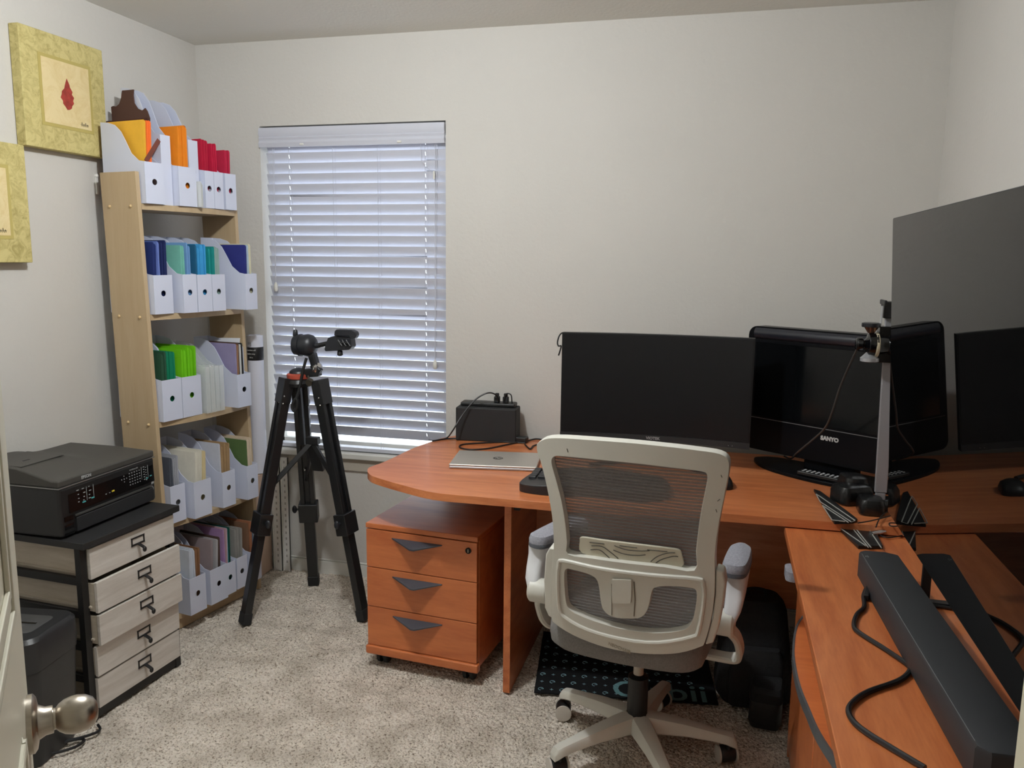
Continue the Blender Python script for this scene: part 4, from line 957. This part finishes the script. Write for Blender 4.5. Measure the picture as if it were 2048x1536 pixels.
# ---- big screen on the return desk, leaning slightly forward
XB, ZB, XT, ZT = .476, .816, .429, 1.617
YL, YR = 2.380, .930
def TVp(y, z, o=0): k = (z - ZB) / (ZT - ZB); n_ = Vector((1, 0, (XB - XT) / (ZT - ZB))).normalized(); return Vector((XB + (XT - XB) * k, y, z)) + n_ * o
t = thing('large_television', 'very large flat screen television with a mirror-like dark panel on the return desk', 'television', (.56, 1.65, RZ))
def tvbox(mb, y0, y1, z0, z1, o0, o1): return mb.hexa([TVp(y0, z0, o0), TVp(y1, z0, o0), TVp(y1, z0, o1), TVp(y0, z0, o1), TVp(y0, z1, o0), TVp(y1, z1, o0), TVp(y1, z1, o1), TVp(y0, z1, o1)])
build('housing', tvbox(MB(), YR, YL, ZB, ZT, .0015, .022), M_black, t, world=True)
build('electronics_bay', tvbox(MB(), YR + .25, YL - .25, ZB + .03, ZB + .45, .022, .065), M_blackm, t, world=True, bevel=.006)
build('screen', tvbox(MB(), YR + .002, YL - .002, ZB + .002, ZT - .002, .0, .0014), M_tv, t, world=True)
for yy in (1.25, 2.02):
    build('foot', MB().bar((.50, yy, ZB + .04), (.62, yy, RZ + .006), .02, .012, upv=(0, 1, 0)).bar((.50, yy, ZB + .04), (.50, yy, RZ + .006), .02, .012, upv=(0, 1, 0)).box(.455, .70, yy - .012, yy + .012, RZ, RZ + .012), M_black, t, world=True, bevel=.002)

# ---- soundbar
zs = .772
sa, sb_, sc_, sd = onz(1717, 1100, zs), onz(1784, 1100, zs), onz(2026, 1442, zs), onz(1952, 1492, zs)
su = (sa - sd).normalized(); sv = Vector((su.y, -su.x, 0))
SL = (sa - sd).length + .02; SWd = .094
so_ = Vector((sd.x, sd.y, RZ)) - su * .015
t = thing('soundbar', 'long dark grey soundbar lying in front of the large television', 'soundbar', so_)
def SP_(l, w_, z): return so_ + su * l + sv * w_ + Vector((0, 0, z))
hgt = zs - RZ
loops = []
for z, ins in ((.004, .002), (.008, 0), (hgt - .006, 0), (hgt - .001, .003), (hgt, .006)):
    loops.append([SP_(l, w_, z) for l, w_ in ((.0 + ins, .018), (.018, ins), (SL - .014, ins), (SL - ins, .016), (SL - ins, SWd - .03), (SL - .02, SWd - ins), (.02, SWd - ins), (ins, SWd - .02))])
build('body', loft(MB(), loops), mat('soundbar_cloth', (42, 44, 47), rough=.6, bump=.15, bscale=700, bdist=.0006), t, world=True)
build('edge_line', MB().tube([SP_(.03, .0035, hgt - .0005), SP_(SL - .03, .0035, hgt - .0005)], .0007, 6), mat('edge_grey', (104, 106, 108), rough=.4), t, world=True)
text('lettering', '-T-', .012, M_mark, t, SP_(SL - .05, .012, hgt + .0005), -su, -sv, .0002)
build('rubber_feet', MB().lathe(SP_(.1, SWd / 2, 0), (0, 0, 1), [(.012, 0), (.012, .0045)], 14).lathe(SP_(SL - .1, SWd / 2, 0), (0, 0, 1), [(.012, 0), (.012, .0045)], 14), M_blackm, t, world=True)
RZp = lambda x, y, z=.006: onz(x, y, RZ + z)
zc = [(1733, 1176), (1727, 1192), (1728, 1214), (1713, 1230), (1708, 1253), (1721, 1267), (1770, 1298), (1812, 1327), (1820, 1340), (1798, 1361), (1735, 1384), (1704, 1406), (1697, 1423), (1707, 1443), (1735, 1466), (1790, 1500), (1850, 1536)]
cord('thick black cable snaking across the return desk out of the soundbar', [RZp(x, y) for x, y in zc], .0052, sm=6)
tag(build('cable_plug', MB().bar(RZp(1732, 1196, .010), RZp(1738, 1174, .016), .013, .016), M_black, bevel=.003), 'black plug pushed into the side of the soundbar', 'plug')
cord('short black cable crossing from the soundbar to the large television', [RZp(1850, 1208), RZp(1890, 1214), RZp(1918, 1219), RZp(1960, 1226)], .0038)

# ---- flat black straps with silver piping at the desk seam
def strap(name_label, px_, z, lines):
    pts = [onz(x, y, z) for x, y in px_]
    c0 = sum(pts, Vector()) / len(pts); t = thing('piped_strap', name_label, 'strap', (c0.x, c0.y, z))
    build('body', MB().poly(pts, (0, 0, 1), .010), mat('strap_black', (20, 20, 21), rough=.45), t, world=True, bevel=.002)
    lb_ = MB()
    for ln in lines: lb_.tube([onz(x, y, z + .0105) for x, y in ln], .0018, 6)
    build('piping', lb_, mat('piping_silver', (160, 160, 154), rough=.4), t, world=True)
strap('black pointed strap with silver piping on the main desk by the clamp stand', [(1627, 983), (1640, 987), (1700, 1032), (1715, 1044), (1700, 1048), (1668, 1049), (1655, 1030)], TOP + .001,
      [[(1632, 988), (1641, 1004), (1703, 1044), (1710, 1041), (1640, 993), (1632, 988)], [(1645, 1011), (1664, 1040), (1690, 1043)], [(1645, 1011), (1697, 1045)]])
strap('black pointed strap with silver piping on the return desk by the soundbar', [(1674, 1057), (1690, 1052), (1738, 1052), (1750, 1068), (1766, 1098), (1716, 1098)], RZ + .001,
      [[(1680, 1056), (1732, 1092)], [(1680, 1056), (1700, 1053)], [(1703, 1054), (1737, 1095)], [(1709, 1054), (1742, 1095)], [(1711, 1053), (1735, 1054), (1763, 1096)]])
tag(build('metal_rod', MB().tube([RZp(1742, 1068, .012), RZp(1798, 1056, .014)], .008, 12), M_chrome), 'short shiny chrome rod lying beside the piped strap', 'rod')
for k, (x, y) in enumerate(((1802, 1066), (1810, 1071))):
    tag(build('cable_tip', MB().bar(RZp(x, y, .010), RZp(x + 12, y + 2, .010), .009, .007), mat('tip_blue', (90, 120, 170), rough=.3), bevel=.0015), ('front' if k else 'rear') + ' small blue connector tip below the large television corner', 'connector')
for k, pp_ in enumerate(([(1716, 1046), (1740, 1042), (1765, 1036), (1790, 1030), (1812, 1035)], [(1752, 1054), (1760, 1036), (1775, 1024), (1798, 1034), (1800, 1050), (1782, 1052), (1780, 1046), (1800, 1047)])):
    cord(('upper' if k == 0 else 'curled') + ' thin black wire tangled below the clamp stand', [onz(x, y, TOP + .012) for x, y in pp_], .002, name='wire')
cord('thin wire loop lying on the return desk by the chrome rod', [RZp(1758, 1070), RZp(1775, 1075), RZp(1800, 1072), RZp(1815, 1066)], .002, name='wire')

# ================================================================ FLOOR MAT under the desk
M_mat = mat('mat_rubber', (20, 21, 23), rough=.85, spec=.2)
t = thing('floor_mat', 'black floor mat with pale teal lettering under the desk behind the chair base', 'mat', (-.27, 2.86, .003))
mc = [onz(1068, 1386, .006), onz(1437, 1411, .006), onz(1409, 1296, .006), onz(1087, 1264, .006)]
build('mat_sheet', MB().poly(mc, (0, 0, 1), .004), M_mat, t, world=True)
mu = (mc[1] - mc[0]).normalized(); mv = Vector((-mu.y, mu.x, 0))
M_let = mat('mat_teal', (92, 132, 136), rough=.8); M_let2 = mat('mat_pale', (122, 158, 166), rough=.8)
text('lettering', 'Orbii', .155, M_let, t, mc[0] + mu * .435 + mv * .055 + Vector((0, 0, .0045)), mu, mv, .0003, .0012)
g1 = MB(); cnt = 0
for r_ in range(8):
    for c_ in range(15):
        x = .022 + c_ * .0375; y = .024 + r_ * .052
        if y < .125 and x > .30: continue
        c = mc[0] + mu * x + mv * y + Vector((0, 0, .0044))
        if (r_ + c_) % 2:
            g1.bar(c - mu * .006, c + mu * .006, .0022, .0006); g1.bar(c - mv * .006, c + mv * .006, .0022, .0006)
        else:
            g1.tube([c + mu * (.009 * math.cos(a)) + mv * (.009 * math.sin(a)) for a in [k * PI / 6 for k in range(10)]], .0013, 4); g1.bar(c, c + mu * .009, .0022, .0006)
o = build('printed_pattern', g1, M_let2, t, world=True)

# ================================================================ OFFICE CHAIR
HUB = Vector((-.190, 2.345, 0)); PHI = math.radians(8)
chx = Vector((math.cos(PHI), -math.sin(PHI), 0)); chy = Vector((math.sin(PHI), math.cos(PHI), 0)); UZ = Vector((0, 0, 1))
ch = thing('office_chair', 'white office chair with grey mesh back, seen from behind at the desk', 'chair', HUB, -PHI)
def CP(x, y, z): return HUB + chx * x + chy * y + UZ * z
P0 = CP(0, -.265, .50); upd = (UZ - chy * .12).normalized(); nrm = chx.cross(upd).normalized()      # nrm points towards the sitter? keep away from the camera
if nrm.dot(fwd) < 0: nrm = -nrm
def TB(x, y, o=0.): return onpl(x, y, P0, nrm) + nrm * o
cxc = 0.0
def curveback(v):
    s_ = (v - P0).dot(chx); return v + nrm * (.34 * s_ * s_ - .010)
outer = [(1078, 884), (1100, 874), (1150, 873), (1250, 879), (1330, 888), (1400, 899), (1440, 908), (1456, 922), (1457, 945), (1450, 985), (1441, 1030), (1434, 1070), (1430, 1110), (1430, 1145), (1429, 1190), (1422, 1240), (1410, 1283), (1400, 1292), (1360, 1301), (1310, 1301), (1250, 1294), (1200, 1282), (1150, 1264), (1112, 1243), (1106, 1232), (1105, 1190), (1107, 1140), (1110, 1100), (1110, 1070), (1107, 1030), (1098, 980), (1086, 930), (1077, 905), (1075, 893)]
up_h = [(1106, 922), (1112, 910), (1130, 909), (1200, 914), (1280, 922), (1350, 932), (1404, 941), (1415, 950), (1413, 970), (1405, 1010), (1398, 1055), (1393, 1100), (1390, 1138), (1330, 1128), (1250, 1118), (1190, 1110), (1140, 1103), (1138, 1080), (1134, 1040), (1126, 995), (1115, 955)]
lo_h = [(1132, 1145), (1136, 1133), (1150, 1134), (1180, 1141), (1196, 1150), (1202, 1165), (1206, 1195), (1212, 1213), (1228, 1225), (1255, 1229), (1282, 1228), (1295, 1218), (1302, 1200), (1306, 1180), (1314, 1168), (1345, 1167), (1385, 1173), (1394, 1182), (1393, 1205), (1387, 1235), (1378, 1250), (1360, 1257), (1320, 1259), (1280, 1255), (1230, 1245), (1180, 1230), (1145, 1215), (1136, 1200), (1133, 1175)]
def dens(l, n=3): return catmull([Vector((a, b_, 0)) for a, b_ in l], n, True)
def fr_layer(outl, holes, o0, th, mat_, name, bev, par):
    mb = MB(); mb.poly([TB(v.x, v.y, o0) for v in dens(outl)], nrm, th, [[TB(v.x, v.y, o0) for v in dens(h)] for h in holes])
    mb.warp(curveback); return build(name, mb, mat_, par, world=True, bevel=bev, seg=3)
bf = fr_layer(outer, [up_h, lo_h], -.012, .030, M_chair, 'back_frame', .007, ch)
# mesh fabric behind the frame openings
Mm = bpy.data.materials.new('chair_mesh'); Mm.use_nodes = True; nt = Mm.node_tree; N = nt.nodes; K = nt.links; p = N['Principled BSDF']
p.inputs['Base Color'].default_value = lin((134, 130, 130)); p.inputs['Roughness'].default_value = .7
tc = N.new('ShaderNodeTexCoord'); wv = N.new('ShaderNodeTexWave'); wv.wave_type = 'BANDS'; wv.bands_direction = 'Z'; wv.inputs['Scale'].default_value = 36; wv.inputs['Distortion'].default_value = .05; wv.inputs['Detail'].default_value = 1
K.new(tc.outputs['Object'], wv.inputs['Vector'])
mr = N.new('ShaderNodeMapRange'); mr.inputs[3].default_value = .42; mr.inputs[4].default_value = .86; K.new(wv.outputs[1], mr.inputs[0]); K.new(mr.outputs[0], p.inputs['Alpha'])
mo = [(1100, 905), (1112, 902), (1250, 912), (1408, 934), (1420, 950), (1412, 1000), (1400, 1100), (1402, 1180), (1394, 1245), (1370, 1265), (1300, 1268), (1200, 1245), (1135, 1222), (1125, 1180), (1130, 1100), (1118, 990)]
mb = MB(); gpts = {}
# gridded sheet so it can follow the curve
ml = dens(mo, 3)
def inside(x, y):
    c = False; j = len(ml) - 1
    for i in range(len(ml)):
        if (ml[i].y > y) != (ml[j].y > y) and x < (ml[j].x - ml[i].x) * (y - ml[i].y) / (ml[j].y - ml[i].y) + ml[i].x: c = not c
        j = i
    return c
mb.poly([TB(v.x, v.y, .012) for v in ml], nrm, .0008); mb.warp(curveback)
bmesh.ops.recalc_face_normals(mb.bm, faces=mb.bm.faces)
build('mesh_back', mb, Mm, ch, world=True, smooth=False)
# lumbar pad seen through the mesh
lumb = [(1160, 1082), (1164, 1074), (1200, 1078), (1280, 1088), (1340, 1097), (1358, 1102), (1363, 1114), (1362, 1136), (1300, 1130), (1230, 1118), (1165, 1106)]
lp_ = fr_layer(lumb, [], .004, .008, mat('lumbar_cream', (206, 200, 180), rough=.5), 'lumbar_pad', .002, ch)
gr = MB()
for cv in ([(1182, 1098), (1200, 1098), (1214, 1108), (1222, 1116)], [(1184, 1090), (1205, 1091), (1222, 1102), (1238, 1115)], [(1228, 1098), (1250, 1106), (1275, 1109), (1292, 1108)], [(1230, 1089), (1252, 1097), (1278, 1100), (1300, 1100)], [(1302, 1122), (1315, 1112), (1335, 1106), (1350, 1106)], [(1312, 1125), (1324, 1118), (1345, 1113), (1356, 1114)], [(1180, 1083), (1210, 1086)], [(1240, 1089), (1275, 1094)], [(1295, 1098), (1335, 1103)]):
    gr.tube([curveback(TB(x, y, .0035)) for x, y in cv], .0012, 5, 4)
build('grooves', gr, mat('groove_dark', (70, 66, 58), rough=.8), lp_, world=True)
# slider on the tongue, side covers, embossed lettering
sl_ = fr_layer([(1230, 1153), (1233, 1149), (1263, 1150), (1268, 1155), (1267, 1192), (1262, 1197), (1235, 1196), (1230, 1190)], [], -.019, .008, M_chair, 'height_slider', .003, ch)
gl_ = MB().tube([curveback(TB(x, y, -.0125)) for x, y in ((1228, 1160), (1228, 1222))], .0010, 5).tube([curveback(TB(x, y, -.0125)) for x, y in ((1272, 1156), (1274, 1190), (1272, 1224))], .0014, 5)
build('slider_grooves', gl_, mat('groove_tan', (120, 112, 98), rough=.8), sl_, world=True)
rl = MB().tube([curveback(TB(x, y, -.013)) for x, y in ((1121, 1125), (1130, 1116), (1190, 1127), (1250, 1136), (1320, 1145), (1396, 1155), (1407, 1166), (1408, 1200), (1398, 1258), (1385, 1270), (1320, 1278), (1250, 1270), (1180, 1252), (1135, 1230), (1122, 1212), (1119, 1160))], .006, 8, 3, closed=True)
build('inner_ridge', rl, M_chair, bf, world=True)
for s_, pl_ in ((0, [(1092, 1108), (1100, 1094), (1111, 1095), (1109, 1140), (1106, 1190), (1107, 1234), (1098, 1232), (1090, 1215), (1088, 1160)]), (1, [(1431, 1140), (1446, 1147), (1450, 1170), (1446, 1210), (1436, 1260), (1426, 1288), (1410, 1291), (1424, 1240), (1430, 1190)])):
    mb = MB(); mb.poly([TB(v[0], v[1], -.008) for v in pl_], nrm, .040); mb.warp(curveback)
    build('side_cover', mb, M_chair, ch, world=True, bevel=.005, seg=3)
lc = curveback(TB(1243, 1287, -.0128))
text('embossed_lettering', 'NEOCHAIR', .0125, mat('emboss', (176, 168, 150), rough=.5), bf, lc, chx - UZ * .22, upd, .0005, .0002)
# scuffs on the frame
sf = MB()
for pl_ in ([(1138, 893), (1140, 900)], [(1435, 1002), (1440, 998)], [(1442, 950), (1444, 955)], [(1432, 1018), (1434, 1024)]): sf.tube([curveback(TB(x, y, -.0128)) for x, y in pl_], .0009, 5)
build('scuffs', sf, mat('scuff', (84, 78, 70), rough=.8), bf, world=True)
# seat
def seatloop(k, z):
    pts = [(-.245, -.17), (-.235, -.225), (-.17, -.262), (0, -.275), (.17, -.262), (.235, -.225), (.245, -.17), (.25, 0), (.24, .16), (.20, .225), (.10, .245), (0, .25), (-.10, .245), (-.20, .225), (-.24, .16), (-.25, 0)]
    return [CP(v.x * k * .90, v.y * k * .93, z + .022) for v in catmull([Vector((a, b_, 0)) for a, b_ in pts], 3, True)]
build('seat_cushion', loft(MB(), [seatloop(.82, .375), seatloop(.92, .380), seatloop(.985, .397), seatloop(1.0, .425), seatloop(.99, .452), seatloop(.94, .470), seatloop(.80, .478)]), M_grey, ch, world=True)
build('seat_pan', loft(MB(), [seatloop(.60, .352), seatloop(.78, .362), seatloop(.80, .376)]), M_blackm, ch, world=True)
mech = MB().box(-.06, .06, -.08, .12, .338, .376)
build('tilt_mechanism', mech.warp(lambda v: CP(v.x, v.y, v.z)), M_blackm, ch, world=True, bevel=.006)
# arms: pad, outer support and loop bracket
for sgn in (-1, 1):
    def A(x, y, z): return CP(sgn * x, y, z)
    L0, rot = (.0, 0) if sgn == 1 else (.06, .30)
    pad_o = [(.0, -.165), (.026, -.155), (.033, -.125), (.034, -.06), (.030, .0 + L0), (.018, .022 + L0), (0, .028 + L0), (-.018, .022 + L0), (-.030, .0 + L0), (-.034, -.06), (-.033, -.125), (-.026, -.155)]
    pad_o = [(a * math.cos(rot) - (b_ + .15) * math.sin(rot), a * math.sin(rot) + (b_ + .15) * math.cos(rot) - .15) for a, b_ in pad_o]
    pc = catmull([Vector((a, b_, 0)) for a, b_ in pad_o], 3, True)
    tz = lambda v: .715 + .10 * max(0, .0 - v.y) * 0
    pd0 = [[A(.280 + v.x * k, v.y * kk, z + .0) for v in pc] for k, kk, z in ((.92, .98, .676), (1, 1, .680), (1, 1, .692), (.90, .97, .702), (.6, .9, .706))]
    ap = build('arm_pad', loft(MB(), pd0), M_pad, ch, world=True)
    build('pad_rim', loft(MB(), [[A(.280 + v.x * k, v.y, z) for v in pc] for k, z in ((.95, .668), (1.03, .670), (1.03, .678), (.95, .679))]), mat('rim_grey', (92, 96, 104), rough=.5), ap, world=True)
    sup = MB()
    loops = []
    for x_, y_, z, hx, hy in ((.280, -.075, .668, .032, .078), (.283, -.095, .64, .028, .058), (.286, -.125, .61, .024, .042), (.284, -.150, .58, .022, .036), (.276, -.160, .555, .020, .034), (.270, -.165, .535, .018, .030)):
        loops.append([A(x_ + v.x, y_ + v.y, z) for v in rr(hx, hy, min(hx, hy) * .7, 0)])
    build('arm_support', loft(sup, loops[::-1]), mat('arm_white', (224, 224, 226), rough=.35), ch, world=True, bevel=.002)
    build('arm_pivot', MB().lathe(A(.236, -.168, .545), chx * sgn, [(.034, 0), (.036, .004), (.036, .050), (.030, .056)], 24), M_chair, ch, world=True)
    path = [A(.262, -.150, .53), A(.290, -.085, .47), A(.296, -.03, .40), A(.275, .00, .365), A(.20, .01, .358), A(.12, .01, .356)]
    fp = catmull(path, 5); mb = MB(); rings = []
    for i, c in enumerate(fp):
        tdir = (fp[min(i + 1, len(fp) - 1)] - fp[max(i - 1, 0)]).normalized(); yv = chy; xv = tdir.cross(yv).normalized(); yv = xv.cross(tdir)
        rings.append([c + xv * (.009 * a) + yv * (.024 * b_) for a, b_ in ((-1, -.8), (-.4, -1), (.4, -1), (1, -.8), (1, .8), (.4, 1), (-.4, 1), (-1, .8))])
    build('arm_bracket', loft(mb, rings), M_chair, ch, world=True)
# gas lift and base
build('gas_lift', MB().lathe(CP(0, 0, .10), UZ, [(.026, 0), (.031, .004), (.031, .150), (.024, .156), (.014, .158), (.014, .225)], 28), M_black, ch, world=True)
build('lift_collar', MB().lathe(CP(0, 0, .258), UZ, [(.0155, 0), (.0155, .06)], 20), mat('lift_cream', (196, 188, 174), rough=.4), ch, world=True)
hb = MB().lathe(CP(0, 0, .075), UZ, [(.034, 0), (.048, .006), (.050, .040), (.040, .052), (.032, .054)], 30)
build('base_hub', hb, M_chair, ch, world=True)
for i, deg in enumerate((10, 84, 159, 230, 303)):
    a = math.radians(deg); d = chx * math.cos(a) + chy * math.sin(a); s_ = UZ.cross(d)
    loops = []
    for r_, z, hw, hh in ((.028, .108, .034, .026), (.07, .107, .032, .024), (.15, .102, .026, .019), (.23, .092, .021, .015), (.268, .086, .020, .015), (.288, .080, .019, .016), (.298, .070, .015, .010)):
        c = HUB + d * r_ + UZ * z
        loops.append([c + s_ * (hw * x) + UZ * (hh * y) for x, y in ((-1, -.7), (-.8, -1), (.8, -1), (1, -.7), (.92, .5), (.70, .92), (.3, 1), (-.3, 1), (-.70, .92), (-.92, .5))])
    lg = build('base_leg', loft(MB(), loops), M_chair, ch, world=True)
    cpos = HUB + d * .275; rnd = random.Random(i + 4); ca = math.radians((20, 60, 100, 30, 80)[i]); wx = Vector((math.cos(ca), math.sin(ca), 0)); ty = Vector((-wx.y, wx.x, 0))
    c0 = cpos + ty * .012
    cs = build('caster', MB().lathe(c0 + UZ * .029 - wx * .022, wx, [(.010, 0), (.0235, .001), (.025, .006), (.025, .038), (.0235, .043), (.010, .044)], 24).tube([cpos + UZ * .05, cpos + UZ * .082], .007, 8), M_black, ch, world=True)
    for o_ in (-.030, .0225):
        wl = MB().lathe(c0 + UZ * .027 + wx * o_, wx, [(.020, 0), (.0265, .001), (.0265, .0065), (.020, .0075)], 24)
        build('wheel', wl, mat('wheel_cream', (206, 200, 190), rough=.4), cs, world=True)

# ================================================================ dark things under the desk
M_bag = mat('bag_black', (15, 15, 17), rough=.8, bump=.3, bscale=60, bdist=.01)
t = thing('backpack', 'black backpack slumped under the desk by the return cabinet', 'bag', (.165, 2.80, .004), math.radians(4))
build('body', loft(MB(), [rr(.105, .10, .05, 0), rr(.125, .115, .06, .03), rr(.115, .105, .06, .20), rr(.098, .09, .05, .33), rr(.075, .06, .04, .36)]), M_bag, t)
build('front_pocket', loft(MB(), [rr(.085, .03, .02, .02), rr(.09, .035, .025, .05), rr(.085, .03, .02, .19), rr(.07, .02, .015, .22)]).warp(lambda v: v + Vector((0, -.115, 0))), M_bag, t)
build('carry_handle', MB().tube([(-.03, 0, .355), (-.025, 0, .38), (.025, 0, .38), (.03, 0, .355)], .006, 8, 5), M_bag, t)
t = thing('camera_bag', 'small black padded bag on the carpet in front of the backpack', 'bag', (.205, 2.62, .004), math.radians(-6))
build('body', loft(MB(), [rr(.045, .05, .02, 0), rr(.052, .06, .025, .02), rr(.05, .055, .025, .10), rr(.04, .045, .02, .13)]), mat('bag_nylon', (26, 26, 28), rough=.45, bump=.3, bscale=50, bdist=.01), t)
build('flap', loft(MB(), [rr(.053, .062, .025, .095), rr(.053, .062, .025, .125), rr(.045, .05, .02, .140)]), M_bag, t)
q = onx(1586, 1146, .238)
tag(build('grey_cushion', loft(MB(), [[q + v for v in rr(.022, .04, .02, z)] for z in (-.014, -.010, .008, .014)]), M_pad, bevel=.001), 'small grey padded corner peeking out beneath the return desk top', 'pad')
